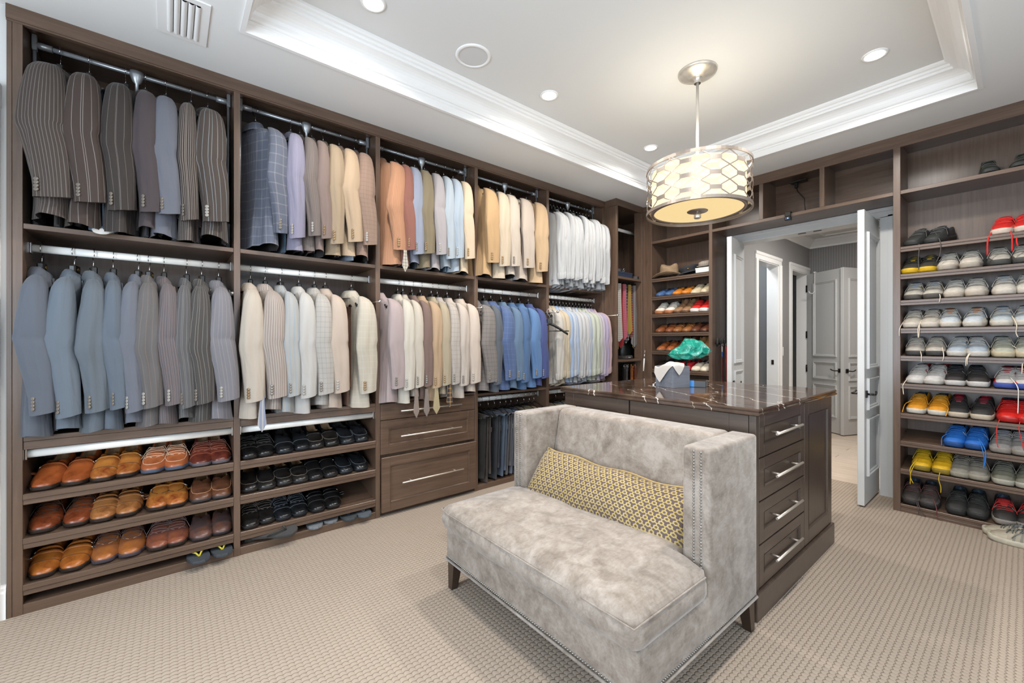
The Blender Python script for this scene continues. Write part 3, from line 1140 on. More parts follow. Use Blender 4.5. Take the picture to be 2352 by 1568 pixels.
# base rail, wings, back
u.mb('base_rail', rbox(SX0, SX1, SY0, SY1, .15, .31, .012), VEL)
TA = .85
u.mb('arm', rbox(SX1 - .105, SX1 + .003, 1.535, SY1 + .001, .153, TA, .014), VEL)
u.mb('arm', rbox(SX0 - .003, SX0 + .105, 1.535, SY1 + .001, .153, TA, .014), VEL)
m = rbox(SX0 + .10, SX1 - .10, 1.80, SY1 - .001, .31, TA + .002, .03)
m.v = [(p[0], p[1] - (.10 * max(0, (.86 - p[2]) / .5) if p[1] < 1.9 else 0), p[2]) for p in m.v]
u.mb('backrest', m, VEL)


def cushion(x0, x1, y0, y1, z0, z1, puff, rc=.05):
    m = MB()
    def outline(e):
        pts = []
        ax0, ax1, ay0, ay1 = x0 + e, x1 - e, y0 + e, y1 - e
        r = max(rc - e * .6, .02)
        r = min(r, (ay1 - ay0) / 2 - .001)
        for cx, cy, a0, ex in ((ax1 - r, ay0 + r, -PI / 2, 6), (ax1 - r, ay1 - r, 0, 8), (ax0 + r, ay1 - r, PI / 2, 6), (ax0 + r, ay0 + r, PI, 8)):
            for k in range(7):
                a = a0 + PI / 2 * k / 6
                pts.append((cx + r * math.cos(a), cy + r * math.sin(a)))
            # straight run to the next corner, sampled so that the creases have something to bend
            nx, ny = {-PI / 2: (ax1, ay1 - r), 0: (ax0 + r, ay1), PI / 2: (ax0, ay0 + r), PI: (ax1 - r, ay0)}[a0]
            px, py = pts[-1]
            n = 20 if a0 in (0, PI) else 30
            for k in range(1, n):
                pts.append((px + (nx - px) * k / n, py + (ny - py) * k / n))
        return pts
    rings = []
    for e, z in ((.03, z0), (.008, z0 + .012), (.0, z0 + .035), (-.004, (z0 + z1) / 2), (.0, z1 - .035), (.006, z1 - .014), (.02, z1), (.05, z1 + puff * .38), (.09, z1 + puff * .6), (.14, z1 + puff * .78), (.2, z1 + puff * .9), (.27, z1 + puff * .97), (.33, z1 + puff * .995), (.362, z1 + puff)):
        ring = []
        for x, y in outline(e):
            k_ = min(1, max(0, (y - 1.496) / .034))
            k_ = k_ * k_ * (3 - 2 * k_)
            lim0, lim1 = x0 + (.122 + e * .4) * k_, x1 - (.126 + e * .4) * k_
            x = min(max(x, lim0), lim1)
            s = (x - x0) / (x1 - x0)
            w = .004 * math.sin(46 * s + 9 * (y - y0)) * math.exp(-((s - .42) / .22) ** 2) * (.25 if e < .03 else 1 if e < .2 else max(0, (.36 - e) / .16))
            ring.append((x, y + (.004 * math.sin(s * 14) if e < .03 else 0), z + w + .003 * math.sin(s * 9 + 1)))
        rings.append(ring)
    m.loft(rings, True, True, True)
    m.sm[-1] = True
    return m


cu = u.mb('seat_cushion', cushion(SX0 - .010, SX1 + .014, SY0 - .040, 1.79, .312, .418, .036), VEL)
# piping seam around the cushion front and sides
pp = []
for k in range(41):
    s = k / 40
    if s < .3: p = (SX1 + .010, 1.488 - (1.488 - SY0 + .02) * s / .3)
    elif s < .7: p = (SX1 + .010 - (SX1 - SX0 + .016) * (s - .3) / .4, SY0 - .036)
    else: p = (SX0 - .006, SY0 - .02 + (1.488 - SY0 + .02) * (s - .7) / .3)
    pp.append((p[0], p[1], .404))
u.mb('piping', MB().tube(pp, .003, 6), VEL, cu)
# welt and nailheads along the bottom edge
welt = [(SX0 - .002, SY1, .148), (SX0 - .002, SY0 - .002, .148), (SX1 + .002, SY0 - .002, .148), (SX1 + .002, SY1, .148)]
u.mb('welt', MB().tube(welt, .006, 8), VEL)


def nails(pts, name='nailhead_row'):
    m = MB()
    for p, nx, ny in pts:
        n = Vector((nx, ny, 0))
        tx = Vector((-ny, nx, 0))
        o = len(m.v)
        R = .0048
        for k in range(7):
            a = 2 * PI * k / 7
            m.v.append(tuple(Vector(p) + tx * R * math.cos(a) + Vector((0, 0, 1)) * R * math.sin(a)))
        for k in range(7):
            a = 2 * PI * k / 7
            m.v.append(tuple(Vector(p) + n * .003 + tx * R * .7 * math.cos(a) + Vector((0, 0, 1)) * R * .7 * math.sin(a)))
        m.v.append(tuple(Vector(p) + n * .0042))
        for k in range(7):
            j = (k + 1) % 7
            m.face((o + k, o + j, o + 7 + j, o + 7 + k), True)
            m.face((o + 7 + k, o + 7 + j, o + 14), True)
    return m


def row(p0, p1, nrm, step=.0115):
    a, b = Vector(p0), Vector(p1)
    n = int((b - a).length / step)
    return [(tuple(a.lerp(b, k / n)), nrm[0], nrm[1]) for k in range(n + 1)]


for pts in (row((SX0 + .01, SY0 - .0005, .162), (SX1 - .01, SY0 - .0005, .162), (0, -1)), row((SX1 + .0005, SY0 + .01, .162), (SX1 + .0005, SY1 - .01, .162), (1, 0)),
            row((SX1 - .030, 1.5345, .36), (SX1 - .030, 1.5345, .835), (0, -1)), row((SX1 - .058, 1.5345, .36), (SX1 - .058, 1.5345, .835), (0, -1)),
            row((SX0 + .030, 1.5345, .36), (SX0 + .030, 1.5345, .835), (0, -1)), row((SX0 + .058, 1.5345, .36), (SX0 + .058, 1.5345, .835), (0, -1))):
    o = u.mb('nailhead_row', nails(pts), NAIL)
    o['kind'] = 'stuff'
for lx, ly, dx, dy in ((SX0 + .035, SY0 + .035, -.01, -.01), (SX1 - .035, SY0 + .035, .01, -.01), (SX0 + .035, SY1 - .035, -.01, .02), (SX1 - .035, SY1 - .035, .01, .02)):
    m = MB()
    m.loft([[(lx + dx + sx * .017, ly + dy + sy * .017, 0) for sx, sy in ((-1, -1), (1, -1), (1, 1), (-1, 1))],
            [(lx + sx * .028, ly + sy * .028, .152) for sx, sy in ((-1, -1), (1, -1), (1, 1), (-1, 1))]], True, True, True, False)
    u.mb('leg', m, LEGM)

# bolster pillow with ring pattern


def ringcloth():
    g = G('gold_ring_brocade')
    x, y, _ = g.xyz(g.coord('UV'))
    P = .036
    def cell(off):
        fx = g.math('SUBTRACT', g.math('FRACT', g.math('ADD', g.math('DIVIDE', x, P), off)), .5)
        fy = g.math('MULTIPLY', g.math('SUBTRACT', g.math('FRACT', g.math('ADD', g.math('DIVIDE', y, P * 1.732), off)), .5), 1.732)
        r = g.math('SQRT', g.math('ADD', g.math('MULTIPLY', fx, fx), g.math('MULTIPLY', fy, fy)))
        th = g.math('ARCTAN2', fy, fx)
        return r, th
    r1, t1 = cell(0.0)
    r2, t2 = cell(0.5)
    sel = g.math('LESS_THAN', r1, r2)
    r = g.math('MINIMUM', r1, r2)
    th = g.math('ADD', g.math('MULTIPLY', sel, t1), g.math('MULTIPLY', g.math('SUBTRACT', 1.0, sel), t2))
    wob = g.math('MULTIPLY', g.math('COSINE', g.math('MULTIPLY', th, 6)), .018)
    rr = g.math('ADD', r, wob)
    ring = g.math('MULTIPLY', g.math('GREATER_THAN', rr, .165), g.math('LESS_THAN', rr, .345))
    spoke = g.math('MULTIPLY', g.math('GREATER_THAN', g.math('COSINE', g.math('MULTIPLY', g.math('ADD', th, .52), 3)), .90), g.math('GREATER_THAN', rr, .3))
    f = g.math('MAXIMUM', ring, spoke)
    gold = g.mix(g.noise(g.coord('UV'), 8, 2), lin('#98803c'), lin('#b3a068'))
    rim = g.math('MULTIPLY', g.math('GREATER_THAN', rr, .31), g.math('LESS_THAN', rr, .345))
    gold = g.mix(g.math('MULTIPLY', rim, .7), gold, lin('#c4b78f'))
    col = g.mix(f, lin('#5b4c49'), gold)
    g.bump(f, .3, .003)
    return g.fin(col, .7, 0, .25, .15)


RING = ringcloth()
t = thing('bolster_pillow', 'long gold ring patterned lumbar pillow on the grey settee', 'pillow', (-1.30, 1.635, .503), (math.radians(52), math.radians(1.5), math.radians(2.5)))
m = MB()
NX, NY = 44, 16
PL, PH, PT = .455, .145, .088


def pill(i, j, sg):
    s, q = -1 + 2 * i / NX, -1 + 2 * j / NY
    k = (max(0, (1 - abs(s) ** 9)) * max(0, (1 - abs(q) ** 2.6))) ** .55
    pinx = 1 - .06 * (1 - q * q) * 0
    x = PL * s * (1 - .035 * (1 - abs(q) ** 2))
    y = PH * q * (1 - .16 * (1 - abs(s) ** 1.5) * .35 + .06 * abs(s) ** 6)
    y += .006 * math.sin(s * 9) * abs(q)
    return (x, y, sg * PT * k * (1 + .10 * math.sin(s * 5 + 1)))


for sg in (1, -1):
    o = len(m.v)
    for j in range(NY + 1):
        for i in range(NX + 1):
            m.v.append(pill(i, j, sg))
    for j in range(NY):
        for i in range(NX):
            q = [(i, j), (i + 1, j), (i + 1, j + 1), (i, j + 1)]
            if sg < 0:
                q.reverse()
            uvs = [(PL * (-1 + 2 * a / NX), 1.35 * PH * (-1 + 2 * b / NY)) for a, b in q]
            m.face([o + b * (NX + 1) + a for a, b in q], True, uvs)
m.build('cover', RING, t)
edge = [pill(i, 0, 0) for i in range(NX + 1)] + [pill(NX, j, 0) for j in range(1, NY + 1)] + [pill(i, NY, 0) for i in range(NX - 1, -1, -1)] + [pill(0, j, 0) for j in range(NY - 1, -1, -1)]
MB().tube(edge, .004, 6).build('piping', plain('gold_piping', '#b79c63', .7), t)

# ------------------------------------------------------------------ pendant lamp
PX_, PY_ = -1.308, 2.578
t = thing('drum_pendant', 'drum pendant lamp with metal fretwork around a glowing shade', 'pendant lamp', (PX_, PY_, ZU))
SIL = plain('silver_leaf', '#cfc9bf', .35, .7, mottle=.12)
FRET = plain('champagne_metal', '#a2968c', .33, .75)
MB().lathe([(.001, -.04), (.045, -.04), (.05, -.036), (.085, -.028), (.098, -.02), (.112, -.014), (.115, -.006), (.115, 0)], 36).build('canopy', SIL, t)
MB().lathe([(.02, -.075), (.02, -.045), (.028, -.04)], 20).build('stem_collar', SIL, t)
MB().tube([(0, 0, -.05), (0, 0, -.62)], .0085, 12).build('stem', plain('ivory_rod', '#dcd6cb', .35, .4), t)
RO, RI = .305, .272
ZT, ZB = -.615, -.885                      # cage top and bottom, below the tray ceiling
SHADE = emis('glowing_linen_shade', '#ffe9bb', PENDANT_GLOW)
DIFF = emis('glowing_diffuser', '#ffdf9f', PENDANT_GLOW * .80)
MB().lathe([(RI, ZT + .005 - .02), (RI, ZB + .012)], 64).build('shade', SHADE, t)
MB().lathe([(RI + .006, ZB + .018), (RI + .006, ZB + .004), (RI - .012, ZB + .002), (RI - .012, ZB + .016)], 64).build('diffuser_rim', FRET, t)
df = MB().lathe([(RI - .012, ZB + .008), (.15, ZB + .0075), (.001, ZB + .007)], 48).build('diffuser', DIFF, t)
fi = MB().lathe([(.001, ZB + .003), (.06, ZB + .003), (.062, ZB + .0055), (.06, ZB + .007)], 32).build('finial_plate', FRET, t)
MB().lathe([(.006, ZB + .004), (.006, ZB - .012), (.019, ZB - .013), (.021, ZB - .02), (.021, ZB - .036), (.017, ZB - .04), (.001, ZB - .04)], 24).build('finial', SIL, fi)
for z, nm in ((ZT, 'top_ring'), (ZB, 'bottom_ring')):
    MB().lathe([(RO + .003, z - .009), (RO + .003, z + .009), (RO - .003, z + .009), (RO - .003, z - .009), (RO + .003, z - .009)], 72, sm=False).build(nm, FRET, t)
for k in range(3):
    a = 2 * PI * k / 3 + .4
    MB().tube([(0, 0, ZT - .0), (RO * math.cos(a), RO * math.sin(a), ZT)], .004, 6).build('spider_arm', FRET, t)
NC = 12
Hc = (ZT - ZB - .018)
lev = Hc / 3
dA, dV = lev * .34, lev * .32
wA = .040 / RO * 1.25


def cyl(a, z, r=RO):
    return (r * math.cos(a), r * math.sin(a), z)


def strip(m, pts, w, th=.0025):
    """flat bar following the drum through (angle, z) points"""
    rings = []
    for i, (a, z) in enumerate(pts):
        a0, z0 = pts[max(i - 1, 0)]
        a1, z1 = pts[min(i + 1, len(pts) - 1)]
        da, dz = (a1 - a0) * RO, z1 - z0
        L = math.hypot(da, dz) or 1
        na, nz = -dz / L * w / 2 / RO, da / L * w / 2
        rings.append([cyl(a + na, z + nz, RO + th / 2), cyl(a - na, z - nz, RO + th / 2), cyl(a - na, z - nz, RO - th / 2), cyl(a + na, z + nz, RO - th / 2)])
    m.loft(rings, True, True, True, False)


for c in range(NC):
    a = 2 * PI * c / NC
    m = MB()
    for l in range(3):
        zb = ZB + .009 + l * lev
        for sg in (-1, 1):
            strip(m, [(a, zb), (a + sg * wA, zb + dA)], .0062)
            strip(m, [(a + sg * wA, zb + dA), (a + sg * wA, zb + dA + dV)], .0062)
            strip(m, [(a + sg * wA, zb + dA + dV), (a, zb + lev)], .0062)
    m.build('fret_column', FRET, t)
    for l in range(3):
        zb = ZB + .009 + l * lev + dA + dV / 2
        m = MB()
        a0, a1 = a + wA, a + 2 * PI / NC - wA
        strip(m, [(a0 + (a1 - a0) * q / 5, zb) for q in range(6)], dV * .9)
        m.build('fret_band', FRET, t)
lamp('pendant_lamp', 'POINT', (0, 0, -.66), 9, (1, .95, .87), .12, parent=t)
# ------------------------------------------------------------------ garments
GAR = {}


def garment_meshes(kind, seed):
    """body, sleeves, collar, lapels (or cuffs) of one hanging jacket or shirt; origin on the rod, shoulders along x"""
    key = (kind, seed)
    if key in GAR:
        return GAR[key]
    r = random.Random(seed * 77 + (5 if kind == 'shirt' else 0))
    jk = kind == 'jacket'
    hem = -.885 + r.uniform(-.015, .02)
    cuff = -.79 + r.uniform(-.015, .02)
    out = {}
    # torso
    st = [(-.112, .055, .030), (-.130, .082, .036), (-.146, .126, .042), (-.162, .168, .045), (-.184, .194, .048), (-.225, .204, .052),
          (-.30, .200, .055), (-.40, .192, .055), (-.50, .185, .053), (-.60, .186, .052), (-.70, .193, .054), (-.80, .203, .057), (hem, .210, .060)]
    n = 36
    p1, p2, p3 = r.uniform(0, 6), r.uniform(0, 6), r.uniform(0, 6)
    am = .14 if jk else .24
    rings = []
    for z, a, b in st:
        if not jk:
            a, b = a * .97, b * .80
        k = min(1, max(0, (-z - .2) / .5))
        ring = []
        for i in range(n):
            th = 2 * PI * i / n
            x = a * sgnpow(math.cos(th), .72)
            y = b * sgnpow(math.sin(th), .80)
            f = math.sin(5 * x / .1 + p1 + z * 2.0) * .6 + math.sin(9 * x / .1 + p2 - z * 1.2) * .4
            y += b * am * k * 1.6 * f
            y += .010 * k * math.sin(z * 5 + p3)
            x += .006 * k * math.sin(3 * th + p2)
            zz = z
            if z == hem:
                zz += .008 * math.sin(2 * th + p1) + (.04 * (abs(math.cos(th)) ** 2) + .006 * math.sin(3 * th + p3) if not jk else 0.010 * math.cos(th))
            ring.append((x, y, zz))
        rings.append(ring)
    inner = [[(p[0] * .96, p[1] * .86, p[2] + dz) for p in rings[-1]] for dz in (.004, .05)]
    m = MB().loft(rings, True, True, False, uv=True, flip=True)
    out['body'] = m
    out['inside'] = MB().loft([rings[-1]] + inner, True, False, True, flip=True)
    # sleeves
    eb, cs, tw = r.uniform(.004, .028), r.uniform(-.004, .032), r.uniform(-.6, .6)
    ez = r.uniform(-.50, -.43)
    if not jk:
        eb *= .8
    zs = [-.140, -.150, -.163, -.180, -.202, -.232, -.27, -.32, -.37, -.41, -.44, ez + .012, ez - .012, ez - .04, -.55, -.60, -.65, -.70, -.745, cuff]
    zs = sorted(set(zs), reverse=True)
    rt_ = [(-.9, .060 + cs), (-.62, .060 + cs * .75), (-.46, .056 + cs * .25), (-.30, .055), (-.24, .050), (-.20, .044), (-.18, .037), (-.163, .030), (-.150, .022), (-.140, .012), (0, .012)]
    lt_ = [(-.9, -.036 + cs), (-.70, -.044 + cs * .7), (-.56, -.052 - eb * .4 + cs * .2), (ez, -.060 - eb), (-.36, -.058 - eb * .45), (-.28, -.054), (-.24, -.050), (-.20, -.044), (-.18, -.037), (-.163, -.030), (-.150, -.022), (-.140, -.012), (0, -.012)]
    lt_.sort()
    def tab(T_, z):
        for (a_, u0), (b_, u1) in zip(T_, T_[1:]):
            if a_ <= z <= b_:
                return u0 + (u1 - u0) * (z - a_) / (b_ - a_)
        return T_[-1][1]
    path = []
    for z in zs:
        yr, yl = tab(rt_, z), tab(lt_, z)
        xx = tab([(-.9, .210), (-.70, .218), (-.47, .232), (-.32, .228), (-.24, .218), (-.20, .207), (-.18, .196), (-.163, .180), (-.150, .160), (-.140, .140), (0, .140)], z)
        rx = tab([(-.9, .030), (-.60, .037), (-.40, .042), (-.25, .042), (-.20, .037), (-.18, .031), (-.163, .026), (-.150, .020), (-.140, .010), (0, .010)], z)
        path.append((z, xx, (yr + yl) / 2, rx, (yr - yl) / 2))
    n2 = 34
    folds = [(r.uniform(-1.2, .9), r.uniform(-.7, -.4), r.uniform(-1.4, 1.4), r.uniform(.07, .15)) for _ in range(3)]
    rr = []
    for z, x, y, rx, ry in path:
        k = min(1, max(0, (-z - .2) / .35))
        ring = []
        for i in range(n2):
            th = 2 * PI * i / n2
            w = 1 + k * (.05 if jk else .10) * math.sin(4 * th + z * 5 + p1) + k * (.045 if jk else .08) * math.sin(7 * th - z * 9 + p2)
            for fth, fz, fs, fa in folds:
                d_ = (th - fth - fs * (z + .5) + PI) % (2 * PI) - PI
                w -= k * fa * math.exp(-(d_ / .26) ** 2) * min(1, max(0, (z - fz) / .12 + 1) if z < fz else 1)
            crease = 1 - .16 * math.exp(-((z - ez) / .018) ** 2) * max(0, math.cos(th - .9 + tw)) - .10 * math.exp(-((z - ez + .05) / .02) ** 2) * max(0, math.cos(th - .3 + tw))
            zz = z
            if z == cuff:
                zz += .010 * math.sin(th) - .006 * math.cos(th)
            ring.append((x + rx * sgnpow(math.cos(th), .9) * w * crease, y + ry * sgnpow(math.sin(th), .9) * w * crease, zz))
        rr.append(ring)
    cx, cyy = path[-1][1], path[-1][2]
    inn = [[(cx + (p[0] - cx) * .88, cyy + (p[1] - cyy) * .88, p[2] + dz) for p in rr[-1]] for dz in (.003, .04)]
    out['sleeve'] = MB().loft(rr, True, True, False, uv=True, flip=True)
    out['sleeve_b'] = MB().loft([[(-p[0], p[1] + .01, p[2]) for p in q] for q in rr], True, True, False, uv=True)
    out['cuff_in'] = MB().loft([rr[-1]] + inn, True, False, True, flip=True)
    # collar band folded over the neck
    cb = []
    for z, a, b, dy in ((-.148, .098, .050, -.006), (-.135, .092, .051, -.006), (-.105, .068, .044, -.003), (-.094, .060, .038, 0), (-.097, .050, .030, .002), (-.125, .052, .026, .004)):
        cb.append([(a * sgnpow(math.cos(2 * PI * i / 24), .8), dy + b * math.sin(2 * PI * i / 24), z + (.0 if math.sin(2 * PI * i / 24) < .2 else -.03 * math.sin(2 * PI * i / 24))) for i in range(24)])
    out['collar'] = MB().loft(cb, True, uv=True, flip=True)
    m = MB()
    if jk:
        for sg in (-1, 1):
            pts = [(sg * .02, -.14), (sg * .075, -.15), (sg * .11, -.27), (sg * .085, -.30), (sg * .012, -.52)]
            rg = [[(x, .040 + .022 * min(1, (-z - .12) / .15), z) for x, z in pts], [(x, .046 + .024 * min(1, (-z - .12) / .15), z) for x, z in pts]]
            m.loft(rg, True, True, True, False)
        out['lapel'] = m
    else:
        cf = [[(cx + (p[0] - cx) * s, cyy + (p[1] - cyy) * s, p[2] + dz) for p in rr[-1]] for s, dz in ((1.06, .062), (1.10, .055), (1.10, .004), (1.04, -.002))]
        out['cuff'] = MB().loft(cf, True, uv=True, flip=True)
    # cuff button positions on the back of the sleeve
    bt = []
    for q in range(4):
        z = cuff + .020 + q * .0155
        ph = math.radians(-38)
        bt.append(((cx + .037 * math.cos(ph) ** .9 * 1.05, cyy - .002 - .050 * abs(math.sin(ph)) ** .9 * 1.03, z), ph))
    out['_buttons'] = bt
    res = {}
    for k_, mb in out.items():
        if k_[0] == '_':
            res[k_] = mb
            continue
        ob = mb.build('proto_' + k_, LINING)
        res[k_] = ob.data
        bpy.data.objects.remove(ob)
    GAR[key] = res
    return res


def protomesh(mb, mat):
    ob = mb.build('proto', mat)
    me = ob.data
    bpy.data.objects.remove(ob)
    return me


m = MB().lathe([(.0, .0032), (.0055, .0038), (.0085, .0028), (.0085, -.001), (.0, -.001)], 8)
BUTTON = protomesh(m, BTN)
hk = [(.021, 0, -.016)] + [(.024 * math.cos(a), 0, .024 * math.sin(a)) for a in [PI * k / 10 for k in range(0, 11)]] + [(-.022, 0, -.014), (-.010, 0, -.032), (0, 0, -.042), (0, 0, -.075)]
HOOK = protomesh(MB().tube(hk, .0019, 6), CHROME)
m = MB()
rings = []
for k in range(17):
    s = -1 + k / 8
    x = .172 * s
    z = -.108 - .098 * abs(s) ** 1.2
    ry = .010 + .010 * abs(s) ** 2
    rz = .016 - .004 * abs(s)
    rings.append([(x, ry * math.cos(2 * PI * i / 8), z + rz * math.sin(2 * PI * i / 8)) for i in range(8)])
m.loft(rings, True, True, True)
m.box(-.026, .026, -.013, .013, -.112, -.068, .005)
HBODY = protomesh(m, BLACKP)
m = MB().tube([(0, -.0135, -.080), (.009, -.0135, -.090), (0, -.0135, -.102), (-.009, -.0135, -.090), (0, -.0135, -.080)], .0009, 4)
HMARK = protomesh(m, BRASS)
HCOL = protomesh(MB().lathe([(.004, -.082), (.004, -.066), (.0, -.066)], 8), BRASS)


def hanger(loc, rz, label, group, mark=True):
    h = thing('coat_hanger', label, 'hanger', loc, (0, 0, rz), group)
    place('body', HBODY, None, h)
    place('hook', HOOK, None, h)
    place('collar', HCOL, None, h)
    if mark:
        place('emblem', HMARK, None, h)
        h2 = place('emblem', HMARK, None, h, (0, 0, 0), (0, 0, PI))
    return h


def jacket(y, hw, z, mat, label, seed, btn, group, rz=0.0, x=ROD_X, nb=4, dz=0.0):
    me = garment_meshes('jacket', seed % 9)
    t = thing('suit_jacket', label, 'jacket', (x, y, z + dz), (0, 0, rz), group)
    sy = max(.62, min(1.30, hw / .052))
    t.scale = (1, sy, 1)
    place('torso', me['body'], mat, t)
    ins = place('lining', me['inside'], LINING, t)
    for nm in ('sleeve', 'sleeve_b'):
        s = place('sleeve', me[nm], mat, t)
        if nm == 'sleeve':
            place('cuff_lining', me['cuff_in'], LINING, s)
            for q in range(nb):
                p, ph = me['_buttons'][q]
                place('button', BUTTON, btn, s, p, (0, PI / 2, ph))
    place('collar', me['collar'], mat, t)
    place('lapels', me['lapel'], mat, t)
    return t


def shirt(y, hw, z, mat, label, seed, group, rz=0.0, x=ROD_X, sx=1.0):
    me = garment_meshes('shirt', seed % 7)
    t = thing('dress_shirt', label, 'shirt', (x, y, z), (0, 0, rz), group)
    t.scale = (sx, max(.45, min(1.1, hw / .052)), 1)
    place('torso', me['body'], mat, t)
    place('inside', me['inside'], mat, t)
    for nm in ('sleeve', 'sleeve_b'):
        s = place('sleeve', me[nm], mat, t)
        if nm == 'sleeve':
            place('cuff', me['cuff'], mat, s)
    place('collar', me['collar'], mat, t)
    return t


rg = random.Random(21)
# per bay and rod: (y, half width, description, colour, stripe kwargs, button material)
ROWS = {
    (0, 'u'): [(-.436, .072, 'brown fine-striped', '#4a403a', dict(stripe='#8a817b', period=.0105, width=.18), BTN), (-.313, .058, 'brown chalk-striped', '#473b35', dict(stripe='#a79f99', period=.027, width=.07), BTN),
               (-.195, .052, 'dark pinstriped', '#3c3531', dict(stripe='#837b76', period=.030, width=.06), BTN), (-.089, .047, 'plain mauve-brown', '#4b4244', {}, BTN),
               (-.016, .050, 'plain blue-grey', '#666872', {}, BTN), (.072, .038, 'bold-striped brown', '#3f3631', dict(stripe='#9c9189', period=.013, width=.35), BTN),
               (.176, .062, 'blue-striped brown', '#4a403a', dict(stripe='#9aa2a9', period=.023, width=.10), PEARL)],
    (0, 'l'): [(-.469, .047, 'plain slate-grey', '#5e636d', {}, BTN), (-.384, .044, 'plain blue-slate', '#66707b', {}, BTN), (-.281, .044, 'plain steel-grey', '#626a72', {}, BTN),
               (-.213, .036, 'narrow steel-blue', '#5f6873', {}, BTN), (-.152, .038, 'plain pewter', '#686b75', {}, PEARL), (-.086, .045, 'brown-striped grey', '#64605f', dict(stripe='#8d786c', period=.030, width=.08), PEARL),
               (-.004, .042, 'pink-and-blue striped', '#625c5e', dict(stripe='#a5867c', period=.013, width=.14), PEARL), (.058, .036, 'grey broad-striped', '#5b5959', dict(stripe='#9b9896', period=.024, width=.09), BTN),
               (.126, .048, 'charcoal pinstriped', '#4b4744', dict(stripe='#b3aba1', period=.023, width=.07), BTN), (.222, .052, 'pale-grey pinstriped', '#7a777c', dict(stripe='#aa9f9c', period=.022, width=.08), PEARL)],
    (1, 'u'): [(.503, .054, 'blue-grey plaid', '#5f6472', dict(check='#8d8a92', cper=.05, cw=.12), BTN), (.596, .045, 'lavender striped', '#7f7b90', dict(stripe='#aaa6b8', period=.008, width=.3), PEARL),
               (.681, .040, 'taupe striped', '#6b605b', dict(stripe='#7f736c', period=.013, width=.3), PEARL), (.751, .036, 'mauve-brown', '#7e6b63', {}, BTN2),
               (.832, .045, 'tan', '#a08a6e', {}, BTN2), (.927, .048, 'light camel', '#b79c7c', {}, BTN2), (1.025, .049, 'brown windowpane', '#8f7463', dict(check='#65503f', cper=.024, cw=.08), PEARL)],
    (1, 'l'): [(.369, .051, 'cream tweed', '#cbbcaa', dict(tweed=.2), BTN2), (.480, .058, 'brown-and-white striped', '#9d8d82', dict(stripe='#d5cbc1', period=.012, width=.35), BTN),
               (.570, .042, 'pale blue-striped', '#b3b0aa', dict(stripe='#97a8b4', period=.03, width=.3), BTN), (.655, .049, 'plain off-white', '#cdc8c1', {}, PEARL),
               (.751, .052, 'pale-grey plaid', '#bcb5ac', dict(check='#8f8a84', cper=.028, cw=.12), BTN), (.846, .052, 'plain pinkish-beige', '#cab5a2', {}, PEARL),
               (1.03, .060, 'cream windowpane', '#cfc3ae', dict(check='#e3d9c8', cper=.035, cw=.12), BTN2)],
    (2, 'u'): [(1.262, .066, 'orange striped', '#b27c56', dict(stripe='#cf9d78', period=.010, width=.25), BTN2), (1.325, .040, 'plain rust-brown', '#875648', {}, BTN2), (1.392, .044, 'plain periwinkle', '#8b91a2', {}, BTN),
               (1.475, .048, 'plain olive', '#7c6f55', {}, BTN2), (1.575, .044, 'plain lilac-grey', '#a69e9e', {}, PEARL), (1.661, .040, 'plain ice-blue', '#adb8c0', {}, BTN),
               (1.741, .043, 'plain powder-blue', '#a9b6c2', {}, PEARL), (1.83, .046, 'plain pale-camel', '#ddc4a2', {}, BTN2)],
    (2, 'l'): [(1.24, .058, 'dusty pink', '#b29f9c', {}, BTN), (1.327, .044, 'plain ivory', '#e0d5c3', {}, PEARL), (1.402, .038, 'plain stone-beige', '#d2c4b1', {}, BTN), (1.473, .038, 'dark brown', '#7a6259', {}, BTN),
               (1.553, .045, 'tan pinstriped', '#bf9f7a', dict(stripe='#a48464', period=.009, width=.25), BTN2), (1.628, .040, 'plain khaki', '#b2a184', {}, BTN2), (1.709, .043, 'beige plaid', '#bfb3a7', dict(check='#9d9289', cper=.03, cw=.15), BTN),
               (1.797, .045, 'plain oatmeal', '#d0c0b1', {}, BTN), (1.893, .050, 'plain cream-pink', '#dfcab7', {}, PEARL)],
    (3, 'u'): [(2.075, .066, 'plain camel', '#c19a68', {}, BTN2), (2.20, .056, 'plain sand', '#d3bea1', {}, BTN2), (2.311, .055, 'plain beige', '#d0bfab', {}, BTN), (2.469, .066, 'plain rose-beige', '#cab8a6', {}, BTN2), (2.64, .066, 'plain honey-tan', '#cfac80', {}, BTN2)],
    (3, 'l'): [(2.046, .062, 'grey-brown plaid', '#837a74', dict(check='#6a625e', cper=.03, cw=.2), BTN), (2.13, .042, 'plain charcoal', '#5a5f66', {}, BTN), (2.248, .064, 'blue windowpane', '#50648d', dict(check='#7d8eae', cper=.04, cw=.05), BTN),
               (2.355, .048, 'plain steel-blue', '#5d758e', {}, BTN), (2.438, .048, 'plain mid-blue', '#4a688f', {}, BTN), (2.559, .056, 'light-blue striped', '#5075a3', dict(stripe='#7191b8', period=.012, width=.25), BTN), (2.653, .046, 'plain navy', '#454f80', {}, BTN)],
}
sd = 0
